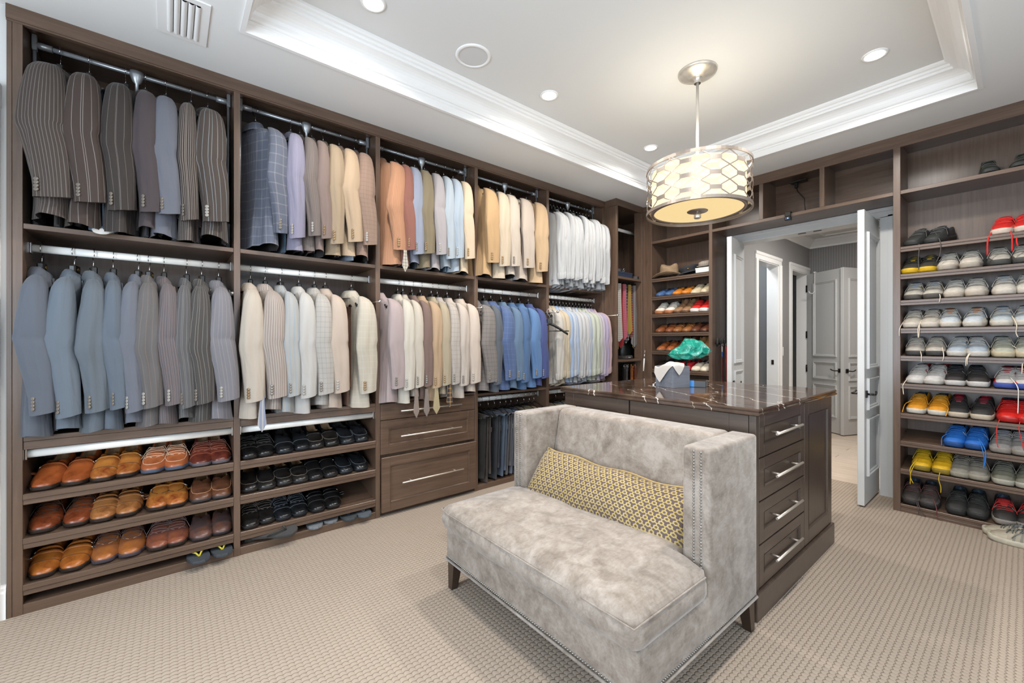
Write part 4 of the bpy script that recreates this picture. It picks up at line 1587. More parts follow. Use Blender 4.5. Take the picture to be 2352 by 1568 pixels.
for (bay, rowk), lst in ROWS.items():
    z = ROD_UP if rowk == 'u' else ROD_LO
    rod = 'upper' if rowk == 'u' else 'middle'
    for i, (y, hw, desc, colr, kw, btn) in enumerate(lst):
        sd += 1
        mt = fabric('wool_%d%s_%d' % (bay + 1, rowk, i + 1), colr, **kw)
        rz = math.radians({(1, 'u', 0): 24, (2, 'u', 0): 14, (2, 'l', 0): 11, (3, 'u', 0): 9, (1, 'l', 6): 8}.get((bay, rowk, i), rg.uniform(-6, 6)))
        d2 = desc + ' suit jacket'
        # the sleeve sits in front of the rod by this much when the jacket is turned, so shift the hanging point back
        yy = y - .22 * math.sin(rz)
        where = BAYS[bay][0]
        jacket(yy, hw, z, mt, '%s, %s along the %s rod %s' % (d2, ORD[i], rod, where), sd * 5 + i, btn, 'suit jackets on the closet rods', rz)
        hanger((ROD_X, yy, z), rz + math.radians(rg.uniform(-14, 14)), 'black hanger holding the %s jacket, %s on the %s rod %s' % (desc, ORD[i], rod, where), 'jacket hangers', bay < 3)

# white and pastel shirts in the fifth bay
for i in range(15):
    y = 2.875 + .049 * i
    c = ('#cfcfce', '#d4d4d3', '#c9cacb')[i % 3]
    shirt(y, .036, ROD_UP - rg.uniform(0, .05), fabric('white_cotton_%d' % (i % 3), c, tweed=.03), 'plain white dress shirt in the crowded row on the upper rod', 3 + i * 3, 'white dress shirts on the upper rod', math.radians(rg.uniform(-7, 7)))
    hanger((ROD_X, y, ROD_UP), math.radians(rg.uniform(-15, 15)), 'black hanger in the crowded row carrying the white shirts', 'white shirt hangers', False)
SH = [('plain cream', '#ded4c6', {}), ('plain ecru', '#d9c7aa', {}), ('plain wheat', '#ddc9a8', {}), ('plain sky blue', '#a8bede', {}), ('white blue-striped', '#dfe3e8', dict(stripe='#9db4d4', period=.008, width=.3)),
      ('plain pale blue', '#bccde6', {}), ('white grey-striped', '#e0e0e0', dict(stripe='#a9adb5', period=.009, width=.2)), ('plain soft white', '#e2e1e0', {}), ('ivory lilac-striped', '#e2dfda', dict(stripe='#b5acc4', period=.009, width=.2)),
      ('ice blue', '#ccd8ea', {}), ('white green-striped', '#e0e2d4', dict(stripe='#a3ae85', period=.008, width=.25)), ('pale lime-striped', '#dfe2cd', dict(stripe='#b2bb90', period=.007, width=.25)), ('pearl grey', '#cfcac8', {}),
      ('pale mauve', '#cfc2d0', {}), ('plain lavender', '#b9a8c6', {}), ('plain rose', '#dcb8bc', {})]
for i, (desc, c, kw) in enumerate(SH):
    y = 2.862 + .049 * i
    shirt(y, .042, ROD_LO, fabric('shirt_cotton_%d' % i, c, tweed=.03, **kw), '%s dress shirt, %s along the middle rod of the shirt bay' % (desc, ORD[i]), 5 + i * 4, 'pastel dress shirts on the middle rod', math.radians(rg.uniform(-6, 6)))
    hanger((ROD_X, y, ROD_LO), math.radians(rg.uniform(-15, 15)), 'black hanger under the %s shirt, %s on the middle rod' % (desc, ORD[i]), 'shirt hangers', False)

# trousers ----------------------------------------------------------


def trousers_mesh(seed, length, wide):
    r = random.Random(seed)
    m = MB()
    for lay, (dl, off) in enumerate(((0, -.010), (r.uniform(.04, .12), .012))):
        rings = []
        for k in range(9):
            s = k / 8
            z = -length * (1 - dl) * s if False else -(length - dl) * s
            w = wide * (1 - .18 * s)
            th = (.012 + .006 * s) if k else .011
            ring = []
            for i in range(20):
                a = 2 * PI * i / 20
                x = w * sgnpow(math.cos(a), .6)
                y = off * (1 + s * .6) + th * sgnpow(math.sin(a), .7) + .008 * s * math.sin(x * 40 + seed + lay)
                ring.append((x, y, z))
            rings.append(ring)
        m.loft(rings, True, True, True, uv=True, flip=True)
    # fold over the bar
    m.loft([[(x, .022 * math.cos(a), .018 * math.sin(a)) for a in [PI * q / 8 for q in range(9)]] for x in (-wide, wide)], False)
    return m


TR = [(2.045, 'black', '#2b2926', {}), (2.115, 'dark brown', '#423a36', {}), (2.20, 'charcoal', '#33353a', {}), (2.27, 'slate blue', '#4b5868', {}), (2.335, 'grey striped', '#4a494b', dict(stripe='#77777c', period=.012, width=.15)),
      (2.40, 'brown-blue', '#565a68', {}), (2.46, 'steel blue', '#586a80', {}), (2.54, 'dark navy', '#3a414f', {}), (2.62, 'khaki', '#8d7d62', {}), (2.69, 'olive', '#6e6850', {}), (2.75, 'tan', '#a08a68', {})]
for i, (y, desc, c, kw) in enumerate(TR):
    t = thing('trousers', '%s folded trousers, %s along the low rod under the blue jackets' % (desc, ORD[i]), 'trousers', (ROD_X + .02, y, .600), (0, 0, math.radians(rg.uniform(-10, 10))), 'folded trousers on the low rod')
    trousers_mesh(40 + i, .50 + .06 * rg.random(), .145).build('legs', fabric('trouser_wool_%d' % i, c, **kw), t)
    pbox('waistband', fabric('trouser_wool_%d' % i, c), t, -.14, .14, .020, .026, -.12, -.08)
    h = thing('trouser_hanger', 'slim hanger carrying the %s trousers, %s on the low rod' % (desc, ORD[i]), 'hanger', (ROD_X, y, ROD_BOT), (0, 0, math.radians(rg.uniform(-12, 12))), 'trouser hangers')
    place('hook', HOOK, None, h)
    MB().tube([(0, 0, -.07), (.16, 0, -.135), (.165, 0, -.142), (-.165, 0, -.142), (-.16, 0, -.135), (0, 0, -.07)], .0035, 6).build('frame', BLACKP, h)
for i in range(5):
    y = 2.93 + i * .12
    t = thing('trousers', 'khaki folded trousers, %s along the low rod under the shirts' % ORD[i], 'trousers', (ROD_X + .02, y, .600), (0, 0, math.radians(rg.uniform(-8, 8))), 'folded trousers under the shirts')
    trousers_mesh(70 + i, .52, .145).build('legs', fabric('chino_%d' % (i % 3), ('#a99876', '#c0b393', '#8a8f8a')[i % 3]), t)
    h = thing('trouser_hanger', 'slim hanger carrying khaki trousers, %s on the low rod under the shirts' % ORD[i], 'hanger', (ROD_X, y, ROD_BOT), (0, 0, 0), 'trouser hangers under the shirts')
    place('hook', HOOK, None, h)
    MB().tube([(0, 0, -.07), (.16, 0, -.135), (.165, 0, -.142), (-.165, 0, -.142), (-.16, 0, -.135), (0, 0, -.07)], .0035, 6).build('frame', BLACKP, h)
# trouser ends and linings that show under some jackets
UNDER = [(0, 'u', -.41, '#2e2a29', 'black'), (0, 'u', -.24, '#3f4854', 'dark denim'), (0, 'u', -.10, '#3b3a40', 'charcoal'), (0, 'u', .03, '#454d5a', 'slate'), (0, 'u', .12, '#43302f', 'maroon'), (1, 'u', .55, '#3c5568', 'blue'), (1, 'u', .76, '#33302f', 'black'),
         (1, 'u', .95, '#b6c6d8', 'pale blue'), (2, 'u', 1.30, '#2c2725', 'black'), (2, 'u', 1.44, '#46566b', 'slate blue'), (2, 'u', 1.70, '#6f9bbd', 'sky blue'), (3, 'u', 2.40, '#9fa3ad', 'grey'), (2, 'l', 1.50, '#4c3f3a', 'brown'), (1, 'l', .93, '#6b4a38', 'chestnut')]
for i, (bay, rk, y, c, desc) in enumerate(UNDER):
    z = (ROD_UP if rk == 'u' else ROD_LO)
    t = thing('trousers', '%s trouser hem showing under the %s row of jackets %s' % (desc, 'upper' if rk == 'u' else 'middle', BAYS[bay][0]), 'trousers', (ROD_X + .03, y, z - .22), (0, 0, math.radians(rg.uniform(-8, 8))), 'trousers hung inside the jackets')
    trousers_mesh(90 + i, .665 if rk == 'u' else .655, .15).build('legs', fabric('under_%d' % i, c), t)
    t.scale = (1, .55, 1)

t = thing('trousers', 'dark denim trouser leg with pale lining flopping over the shelf under the brown jackets', 'trousers', (-2.93, -.255, 1.793))
m = MB()
rings = []
for x, z, w, h in ((-.14, .20, .05, .016), (-.12, .10, .055, .018), (-.08, .035, .055, .02), (-.03, .022, .055, .018), (.03, .020, .052, .016), (.055, .004, .048, .013)):
    rings.append([(x + h * .5 * math.sin(a), w * math.cos(a) + .006 * math.sin(5 * a), z + h * math.sin(a)) for a in [2 * PI * k / 18 for k in range(18)]])
m.loft(rings, True, True, True, uv=True)
m.build('leg', fabric('denim_hem', '#4a5563'), t)
m = MB()
m.loft([[(.055 + .004 * math.sin(a), .040 * math.cos(a), .004 + .010 * math.sin(a)) for a in [2 * PI * k / 14 for k in range(14)]], [(.068, .030 * math.cos(a) - .006, -.006 + .012 * math.sin(a)) for a in [2 * PI * k / 14 for k in range(14)]]], True, False, True)
m.build('lining', plain('pale_hem_lining', '#b9b6b0', .8), t)

# neckties peeping out below the jackets


def tie_mesh(length, w0, w1, tip=.045):
    m = MB()
    pts = [(-w0 / 2, 0), (-w0 / 2, -length * .2), (-w1 / 2, -length), (0, -length - tip), (w1 / 2, -length), (w0 / 2, -length * .2), (w0 / 2, 0)]
    o = len(m.v)
    m.prism([(x, z) for x, z in pts], 1, -.003, .003)
    for i, f in enumerate(m.f):
        m.uv[i] = [(m.v[k][0], m.v[k][2]) for k in f]
    return m


def tie(loc, rz, mat, label, length, w=.075, group=None):
    t = thing('necktie', label, 'tie', loc, (0, 0, rz), group)
    tie_mesh(length, w * .5, w).build('front_blade', mat, t, (0, -.005, 0))
    tie_mesh(length * .86, w * .4, w * .55, .03).build('tail_blade', mat, t, (.004, .005, 0))
    return t


for i, (x, y, z0, L, c, kw, desc, w) in enumerate([
        (-2.80, .415, .93, .20, '#8f95a6', dict(stripe='#e0d8cc', period=.02, width=.35), 'grey striped tie tip hanging below the cream tweed jacket', .045),
        (-2.80, 1.30, 1.90, .15, '#c3b9a2', dict(check='#5a5f70', cper=.02, cw=.3), 'small patterned tie tip hanging over the shelf below the blue jacket', .045),
        (-2.80, 1.385, .90, .20, '#8d7b70', dict(stripe='#b7a89b', period=.012, width=.4), 'brown marbled tie hanging over the top drawer, first of four', .05),
        (-2.80, 1.468, .90, .20, '#85786f', dict(stripe='#9b8f86', period=.01, width=.4), 'plain taupe tie hanging over the top drawer, second of four', .05),
        (-2.80, 1.55, .92, .21, '#c5b083', dict(check='#94855e', cper=.009, cw=.4), 'gold flecked tie hanging over the top drawer, third of four', .055),
        (-2.80, 1.665, .92, .17, '#3b3331', dict(check='#b78a4a', cper=.03, cw=.3), 'black floral tie hanging over the top drawer, fourth of four', .05)]):
    tie((x, y, z0), PI / 2 + rg.uniform(-.3, .3), fabric('tie_silk_%d' % i, c, rough=.5, **kw), desc, L - .04, w, 'ties under the jackets')
# ------------------------------------------------------------------ shoes
SHOE = {}


def lerp_tab(tab, s):
    for (a, u_), (b, v_) in zip(tab, tab[1:]):
        if s <= b:
            k = (s - a) / (b - a)
            k = k * k * (3 - 2 * k)
            return u_ + (v_ - u_) * k
    return tab[-1][1]


KINDS = {
    'dress': dict(L=.295, hw=[(0, .012), (.03, .026), (.12, .034), (.4, .034), (.68, .049), (.82, .044), (.93, .030), (1, .008)],
                  top=[(0, .070), (.1, .078), (.3, .062), (.44, .078), (.55, .074), (.72, .056), (.9, .044), (.97, .036), (1, .024)], thr=.46, z0=.016, sole=.012, op=.60),
    'loafer': dict(L=.29, hw=[(0, .012), (.03, .026), (.12, .034), (.4, .035), (.68, .049), (.84, .045), (.94, .032), (1, .010)],
                   top=[(0, .064), (.1, .070), (.3, .058), (.5, .070), (.6, .066), (.75, .054), (.9, .046), (.97, .036), (1, .024)], thr=.52, z0=.014, sole=.010, op=.66),
    'sneaker': dict(L=.295, hw=[(0, .016), (.03, .032), (.12, .040), (.4, .040), (.68, .053), (.85, .049), (.94, .038), (1, .014)],
                    top=[(0, .092), (.08, .098), (.28, .082), (.42, .104), (.52, .098), (.70, .074), (.86, .062), (.95, .050), (1, .034)], thr=.44, z0=.030, sole=.030, op=.62),
    'boot': dict(L=.295, hw=[(0, .014), (.03, .030), (.12, .038), (.4, .038), (.68, .050), (.85, .045), (.94, .033), (1, .010)],
                 top=[(0, .128), (.1, .132), (.28, .128), (.40, .132), (.50, .100), (.66, .070), (.85, .054), (.95, .044), (1, .026)], thr=.40, z0=.020, sole=.016, op=.70),
}


def shoe_parts(kind):
    if kind in SHOE:
        return SHOE[kind]
    K = KINDS[kind]
    L, z0 = K['L'], K['z0']
    base = lambda s: lerp_tab(K['hw'], s)

    def hw(s):
        if s > .90:
            return max(.0015, base(.90) * math.sqrt(max(0, 1 - ((s - .90) / .1003) ** 2)))
        if s < .06:
            return max(.0015, base(.06) * math.sqrt(max(0, 1 - ((.06 - s) / .0603) ** 2)))
        return base(s)
    tp = lambda s: lerp_tab(K['top'], s)
    ins = z0 + .012

    def openf(s):
        a, b = .03, K['thr']
        if s <= a or s >= b + .03: return 0.0
        return min(1, (s - a) / .06, (b + .03 - s) / .06)

    def P(s, t_, sg, off=0.0):
        """point on the outer skin: t 0 at the welt .. 1 at the top line"""
        w, H, o = hw(s), tp(s), openf(s)
        ow = K['op'] * w * math.sin(PI / 2 * min(1, o)) if o else 0
        c = math.cos(t_ * PI / 2) ** .62
        sn = math.sin(t_ * PI / 2) ** .95
        y = ow + (w - ow) * c + off * c
        return (s * L, sg * y, z0 + (H - z0) * sn + off * sn)
    NS = 26
    ss = [0, .006, .018, .04] + [.04 + .96 * k / (NS - 3) for k in range(1, NS - 3)] + [.965, .98, .991, .997, 1.0]
    ss = sorted(set(round(x, 4) for x in ss))
    T = [0, .16, .34, .52, .70, .86, 1.0]
    up, li = MB(), MB()
    outer, inner = [], []
    for s in ss:
        o = openf(s)
        H = tp(s)
        pl = [P(s, q, -1) for q in T]
        pr = [P(s, q, 1) for q in reversed(T)]
        outer.append(pl + pr)
        ow = abs(pl[-1][1])
        zi = H - (H - ins) * o
        half = [(s * L, -ow, H), (s * L, -ow * .90, H - (H - zi) * .15), (s * L, -ow * .86, (H + zi) / 2), (s * L, -ow * .75, zi)]
        inner.append(half + [(s * L, 0, zi - .001)] + [(p[0], -p[1], p[2]) for p in reversed(half)])
    nT = len(T)
    n = 2 * nT
    # outer skin without the strip that bridges the opening
    for side in (0, 1):
        rings = [o_[:nT] if side == 0 else o_[nT:] for o_ in outer]
        up.loft(rings, False, flip=True)
    thr_rows = [k for k, s in enumerate(ss) if openf(s) > 0]
    li.loft([inner[k] for k in range(max(0, thr_rows[0] - 1), min(len(ss), thr_rows[-1] + 2))], False)
    up.face(list(range(len(up.v), len(up.v))) or (0, 1, 2), False)
    up.f.pop(); up.sm.pop(); up.uv.pop()
    o = len(up.v)
    up.v.extend(outer[0]); up.face([o + i for i in range(n)], True)
    o = len(up.v)
    up.v.extend(outer[-1]); up.face([o + i for i in range(n)][::-1], True)
    res = {'upper': protomesh(up, LINING), 'lining': protomesh(li, LINING)}
    # sole
    so = MB()
    e = {'dress': .004, 'loafer': .002, 'sneaker': .004, 'boot': .006}[kind]
    sol = []
    for s in [0, .004, .014, .03, .06] + [.06 + .84 * k / 12 for k in range(1, 13)] + [.925, .947, .965, .98, .991, .997, 1.0]:
        sol.append((s, hw(s) + e))
    fx_ = lambda s: s * L + e * max(0, (s - .85) / .15) - e * max(0, (.1 - s) / .1)
    sol = [(s, hw(s) + (e if .004 < s < .997 else 0)) for s, w in sol]
    pts = [(fx_(s), -w) for s, w in sol] + [(fx_(s), w) for s, w in reversed(sol)]
    if kind == 'sneaker':
        lv = [(0.94, 0), (1.0, .010), (1.02, .022), (1.0, K['z0'] + .004), (.93, K['z0'] + .006)]
    else:
        lv = [(.97, 0), (1.0, .004), (1.0, K['z0'] - .002), (.97, K['z0'] + .001)]
    rg_ = []
    for k, z in lv:
        rg_.append([(L / 2 + (x - L / 2) * (1 if k > .95 else .985), y * k, z + (.010 * max(0, (x / L - .8) / .2) ** 2)) for x, y in pts])
    so.loft(rg_, True, True, True, True)
    res['sole'] = protomesh(so, LINING)
    # laces: bars over the instep
    la = MB()
    a, b = K['thr'] + .03, K['thr'] + (.24 if kind != 'sneaker' else .27)
    nb = 5
    for k in range(nb):
        s = a + (b - a) * k / (nb - 1)
        ds = .012 * (1 if k % 2 else -1)
        pth = [P(s + ds, .66, -1, .003), P(s + ds * .5, .84, -1, .005), (s * L, 0, tp(s) + .006), P(s - ds * .5, .84, 1, .005), P(s - ds, .66, 1, .003)]
        la.tube(pth, .0026 if kind == 'sneaker' else .0017, 5)
    for sg in (-1, 1):
        s = a
        la.tube([P(s, .96, sg * .2, .004), P(s + .0, .80, sg, .008), P(s + .07, .55, sg, .006), P(s + .15, .34, sg, .005), P(s + .17, .22, sg, .004)], .0022 if kind == 'sneaker' else .0015, 5)
        la.tube([P(s, .96, sg * .2, .005), P(s - .02, .80, sg, .010), P(s + .04, .58, sg, .009), P(s + .07, .62, sg, .006), P(s + .04, .86, sg, .006)], .0022 if kind == 'sneaker' else .0015, 5)
    res['laces'] = protomesh(la, LINING)
    # facings along the throat
    fa = MB()
    for sg in (-1, 1):
        fa.tube([P(K['thr'] + .0, .52, sg, .0012), P(K['thr'] + .1, .60, sg, .0012), P(K['thr'] + .2, .72, sg, .0012), P(K['thr'] + .26, .97, sg, .0012)], .0013, 5)
    res['facing_seam'] = protomesh(fa, LINING)
    tc = MB()
    tc.tube([P(.78, q, -1, .0008) for q in T] + [P(.78, q, 1, .0008) for q in reversed(T[:-1])], .0012, 5)
    res['toe_seam'] = protomesh(tc, LINING)
    ap = MB()
    ap.tube([P(.50, .45, -1, .001), P(.62, .50, -1, .001), P(.74, .52, -1, .001), P(.84, .62, -1, .001), P(.90, .84, -1, .001), (.905 * L, 0, tp(.905) + .001), P(.90, .84, 1, .001), P(.84, .62, 1, .001), P(.74, .52, 1, .001), P(.62, .50, 1, .001), P(.50, .45, 1, .001)], .0015, 5)
    res['apron_seam'] = protomesh(ap, LINING)
    # saddle strap of loafers, monk straps
    def band(s, t0, wid, th, ext=0.0, sg0=1):
        m = MB()
        rings = []
        us = [(-1, t0 + (1 - t0) * k / 6) for k in range(7)] + [(1, 1 - (1 - t0) * k / 6) for k in range(1, 7)]
        for sg, q in us:
            a_, b_ = P(s - wid / L / 2, q, sg, .001), P(s + wid / L / 2, q, sg, .001)
            c_, d_ = P(s + wid / L / 2, q, sg, th + .001), P(s - wid / L / 2, q, sg, th + .001)
            rings.append([a_, b_, c_, d_])
        if ext:
            p = Vector(rings[-1][2]); 
            rings.append([tuple(Vector(v) + Vector((.004, ext * .6, .010))) for v in rings[-1]])
            rings.append([tuple(Vector(v) + Vector((.004, ext * .5, .004))) for v in rings[-1]])
        m.loft(rings, True, True, True, True)
        return m
    res['saddle'] = protomesh(band(.60, .15, .022, .003), LINING)
    res['strap'] = protomesh(band(.535, .10, .018, .003, .030), LINING)
    res['strap_b'] = protomesh(band(.62, .10, .016, .003, .024), LINING)
    def buckle(s, q):
        p = Vector(P(s, q, 1, .006))
        m = MB()
        rr = [p + Vector((dx, dy * .45, -dy * .8)) for dx, dy in ((-.011, -.009), (.011, -.009), (.011, .009), (-.011, .009), (-.011, -.009))]
        m.tube([tuple(v) for v in rr], .0016, 5)
        m.tube([tuple(p), tuple(p + Vector((.0, .008, -.012)))], .001, 4)
        return m
    res['buckle'] = protomesh(buckle(.535, .45), CHROME)
    res['buckle_b'] = protomesh(buckle(.62, .40), CHROME)
    # tongue
    to = MB()
    rings = []
    for k in range(6):
        s = K['thr'] + .16 - .21 * k / 5
        w = .018 + .010 * k / 5
        zt = tp(max(s, K['thr'] + .03)) + .002 + (.014 if kind in ('sneaker',) else .004) * (k / 5) ** 2
        rings.append([(s * L, y * w, zt - .006 * y * y) for y in (-1, -.5, 0, .5, 1)] + [(s * L, y * w, zt - .005 - .006 * y * y) for y in (1, .5, 0, -.5, -1)])
    to.loft(rings, True, True, True)
    res['tongue'] = protomesh(to, LINING)
    # sneaker overlays: toe bumper, heel counter, side stripes
    tb = MB()
    tb.loft([[P(s, q, sg, .002) for sg, q in [(-1, 0), (-1, .2), (-1, .42)]] for s in (.70, .80, .88, .93, .955, .975, .988, .997)], False)
    tb.loft([[P(s, q, sg, .002) for sg, q in [(1, 0), (1, .2), (1, .42)]] for s in (.70, .80, .88, .93, .955, .975, .988, .997)], False)
    o = len(tb.v)
    tb.v.extend([P(.997, q, -1, .002) for q in (0, .2, .42)] + [P(.997, q, 1, .002) for q in (.42, .2, 0)])
    tb.face([o + i for i in range(6)], True)
    res['toe_bumper'] = protomesh(tb, LINING)
    st = MB()
    for s0 in (.40, .50, .60):
        for sg in (-1, 1):
            st.loft([[P(s0, .05, sg, .002), P(s0 + .035, .05, sg, .002)], [P(s0 - .015, .4, sg, .002), P(s0 + .02, .4, sg, .002)], [P(s0 - .03, .70, sg, .002), P(s0 + .005, .70, sg, .002)]], False)
    res['side_stripes'] = protomesh(st, LINING)
    res['_P'] = P
    res['_L'] = L
    SHOE[kind] = res
    return res


def shoe(kind, label, cat, group, toe, heading, tilt, mats, feats, name='shoe', sc=1.0, mirror=False, wide=1.0):
    """toe: world position of the toe tip at sole level; heading: world angle the toe points to; tilt: heel raised by this angle"""
    R = shoe_parts(kind)
    t = thing(name, label, cat, (0, 0, 0), (0, 0, 0), group)
    M = Matrix.Rotation(heading, 4, 'Z') @ Matrix.Rotation(tilt, 4, 'Y')
    off = M.to_3x3() @ Vector((R['_L'] * sc, 0, 0))
    t.location = Vector(toe) - off
    t.rotation_mode = 'XYZ'
    t.rotation_euler = M.to_euler('XYZ')
    t.scale = (sc, (-sc if mirror else sc) * wide, sc)
    u_ = place('upper', R['upper'], mats['upper'], t)
    place('lining', R['lining'], mats.get('lining', LINING), t)
    place('sole', R['sole'], mats.get('sole', LINING), t)
    for f in feats:
        nm, key = {'facing': ('facing_seam', 'seam'), 'toe': ('toe_seam', 'seam'), 'apron': ('apron_seam', 'seam'), 'saddle': ('saddle', 'upper'), 'strap': ('strap', 'strap'), 'strap2': ('strap_b', 'strap'),
                   'buckle': ('buckle', None), 'buckle2': ('buckle_b', None), 'laces': ('laces', 'laces'), 'tongue': ('tongue', 'tongue'), 'bumper': ('toe_bumper', 'bumper'), 'stripes': ('side_stripes', 'accent')}[f]
        mt = CHROME if key is None else mats.get(key, mats['upper'])
        q = place({'strap_b': 'strap', 'buckle_b': 'buckle'}.get(nm, nm), R[nm], mt, u_ if f in ('buckle2', 'facing', 'toe', 'apron') else t)
        if f in ('stripes', 'laces', 'facing'):
            q['kind'] = 'stuff'
    return t


def dangling(t_, label, mat, pts, r=.0026):
    """a loose lace end, part of its shoe, given in world points"""
    bpy.context.view_layer.update()
    inv = t_.matrix_world.inverted()
    # smooth the polyline a little
    P = [Vector(p) for p in pts]
    out = []
    for i in range(len(P) - 1):
        p0, p1, p2, p3 = P[max(i - 1, 0)], P[i], P[i + 1], P[min(i + 2, len(P) - 1)]
        for k in range(5):
            s = k / 5
            out.append(.5 * ((2 * p1) + (p2 - p0) * s + (2 * p0 - 5 * p1 + 4 * p2 - p3) * s * s + (3 * p1 - p0 - 3 * p2 + p3) * s ** 3))
    out.append(P[-1])
    return MB().tube([tuple(inv @ p) for p in out], r, 6).build('loose_lace', mat, t_)


def lm(name, c, burn=None, rough=.3, sole='#2a1f18', seam='#3a2a20', laces=None, lining=TAN, strap=None):
    return dict(upper=leather('leather_' + name, c, burn, rough), sole=plain('sole_' + sole[1:], sole, .5), seam=plain('seam_' + seam[1:], seam, .5), laces=plain('lace_' + (laces or seam)[1:], laces or seam, .7),
                lining=lining, strap=leather('strap_' + name, strap or c, burn, rough))


HEAD_L = 0.0                                  # toes point to +X on the long run
HEAD_B = -PI / 2                              # toes point to -Y on the far run
rs = random.Random(4)
# tan shoes: (toe y left, toe y right, kind, features, description, material)
cog = lm('cognac', '#a4562b', '#7d3d1d'); cog2 = lm('cognac_dark', '#8a4526', '#5f2c18'); honey = lm('honey', '#b87636', '#7e3a1e', strap='#c98a42'); salmon = lm('salmon', '#b4673e', '#93502f', sole='#4b5566', seam='#d8b79a')
ox = lm('oxblood', '#6f3323', '#47201a', sole='#5a5358', seam='#8a5546'); tanm = lm('tan_monk', '#a8703f', '#7a4a28'); brn = lm('brown_apron', '#6f4630', '#4d3022', seam='#b98c66', sole='#3a3536'); amber = lm('amber', '#b16a2c', '#8a4b20')
chst = lm('chestnut', '#8e5737', '#a8662f', sole='#4a4148', seam='#c29a7a', laces='#5b4a48'); plum = lm('plum_brown', '#6d4238', '#8a4f34', seam='#a07a6a', laces='#7d6a66'); slt = lm('slate_brown', '#4a3b3a', '#6b4636', seam='#2b2427', sole='#2b2427')
TANROWS = [
    [(-.470, -.370, 'dress', ['strap', 'buckle'], 'cognac single-monk', cog), (-.268, -.178, 'dress', ['strap', 'buckle', 'toe'], 'honey patinated monk-strap', honey), (-.079, .024, 'dress', ['laces', 'apron', 'facing'], 'salmon tan lace-up', salmon), (.137, .230, 'dress', ['laces', 'facing', 'toe'], 'oxblood lace-up derby', ox)],
    [(-.470, -.363, 'dress', ['laces', 'facing', 'toe'], 'reddish brown wingtip', cog2), (-.268, -.175, 'dress', ['strap', 'strap2', 'buckle', 'buckle2', 'toe'], 'tan double-monk', tanm), (-.058, .028, 'dress', ['strap', 'buckle', 'facing'], 'honey strapped boot-height', honey), (.137, .230, 'loafer', ['apron'], 'brown apron slip-on', brn)],
    [(-.470, -.374, 'dress', ['strap', 'strap2', 'buckle', 'buckle2', 'toe'], 'amber double-monk', amber), (-.263, -.163, 'dress', ['laces', 'facing'], 'chestnut plain-toe lace-up', chst), (-.054, .028, 'dress', ['laces', 'facing'], 'plum-brown lace-up', plum), (.137, .230, 'loafer', ['toe'], 'dark slate-brown slip-on', slt)]]
SHELFN = ['top', 'middle', 'bottom']
blk = lm('black', '#1d1c1c', '#0f0e0e', .22, sole='#151313', seam='#3c3a39', lining=LINING); blk2 = lm('black_worn', '#24211f', '#131110', .25, sole='#1c1917', seam='#6b6259', lining=TAN); blk3 = lm('black_blue', '#1c1e21', '#111213', .22, sole='#191c20', seam='#555a60', lining=LINING)
BLKROWS = [
    [(.370, .454, 'dress', ['laces', 'facing', 'toe'], 'shiny black lace-up', blk), (.561, .662, 'loafer', ['toe'], 'black square-toe slip-on', blk3), (.745, .844, 'loafer', ['apron', 'saddle'], 'black penny loafer', blk2), (.949, 1.045, 'loafer', ['apron'], 'slim black apron loafer', blk3)],
    [(.370, .459, 'loafer', ['apron'], 'black square moccasin', blk2), (.561, .649, 'loafer', ['apron', 'saddle'], 'black bit loafer', blk2), (.740, .835, 'dress', ['strap', 'buckle', 'toe'], 'black monk-strap', blk), (.941, 1.045, 'loafer', ['apron'], 'soft black loafer', blk3)],
    [(.374, .466, 'dress', ['laces', 'facing'], 'black plain-toe derby', blk2), (.556, .649, 'dress', ['laces', 'facing', 'toe'], 'black cap-toe oxford', blk3), (.753, .849, 'dress', ['strap', 'strap2', 'buckle', 'toe'], 'black double-monk', blk)]]
for rows, bay, grp in ((TANROWS, 'tan-shoe bay', 'brown dress shoes'), (BLKROWS, 'black-shoe bay', 'black dress shoes')):
    for r_, row_ in enumerate(rows):
        zf = SLOT_Z[r_]
        for p_, (ya, yb, kind, feats, desc, mt) in enumerate(row_):
            for side, y in (('left', ya), ('right', yb)):
                toe = (XL - .010 - rs.uniform(0, .02), y, zf - .006)
                shoe(kind, '%s shoe, %s of the %s pair, %s shelf, %s' % (desc, side, ORD[p_], SHELFN[r_], bay), 'shoe', grp + ' on slanted shelves', toe, HEAD_L + math.radians(rs.uniform(-5, 5) - (7 if bay[0] == 't' and y < 0 else 0)), TILT, mt, feats, 'dress_shoe', 1.06, side == 'left', wide=1.14)

# flip-flops at the bottom
FF = {}


def flipflop(loc, heading, label, sole_c, strap_c, roll=0.0):
    t = thing('flip_flop', label, 'sandal', loc, (roll, 0, heading), 'flip-flops under the shoe shelves')
    hwt = KINDS['sneaker']['hw']
    sol = [(s, lerp_tab(hwt, s) * .95) for s in [0, .02, .06, .12, .2, .3, .4, .5, .6, .7, .8, .88, .94, .98, 1.0]]
    pts = [(s * .27 - .135, -w) for s, w in sol] + [(s * .27 - .135, w) for s, w in reversed(sol)]
    m = MB().loft([[(x, y, 0) for x, y in pts], [(x * 1.01, y * 1.03, .008) for x, y in pts], [(x, y, .018) for x, y in pts]], True, True, True, False)
    m.build('sole', plain('eva_' + sole_c[1:], sole_c, .7), t)
    m = MB()
    for sg in (-1, 1):
        m.tube([(.075, 0, .018), (.06, sg * .012, .034), (.02, sg * .036, .036), (-.02, sg * .042, .018)], .0045, 6)
    m.build('strap', plain('thong_' + strap_c[1:], strap_c, .6), t)
    return t


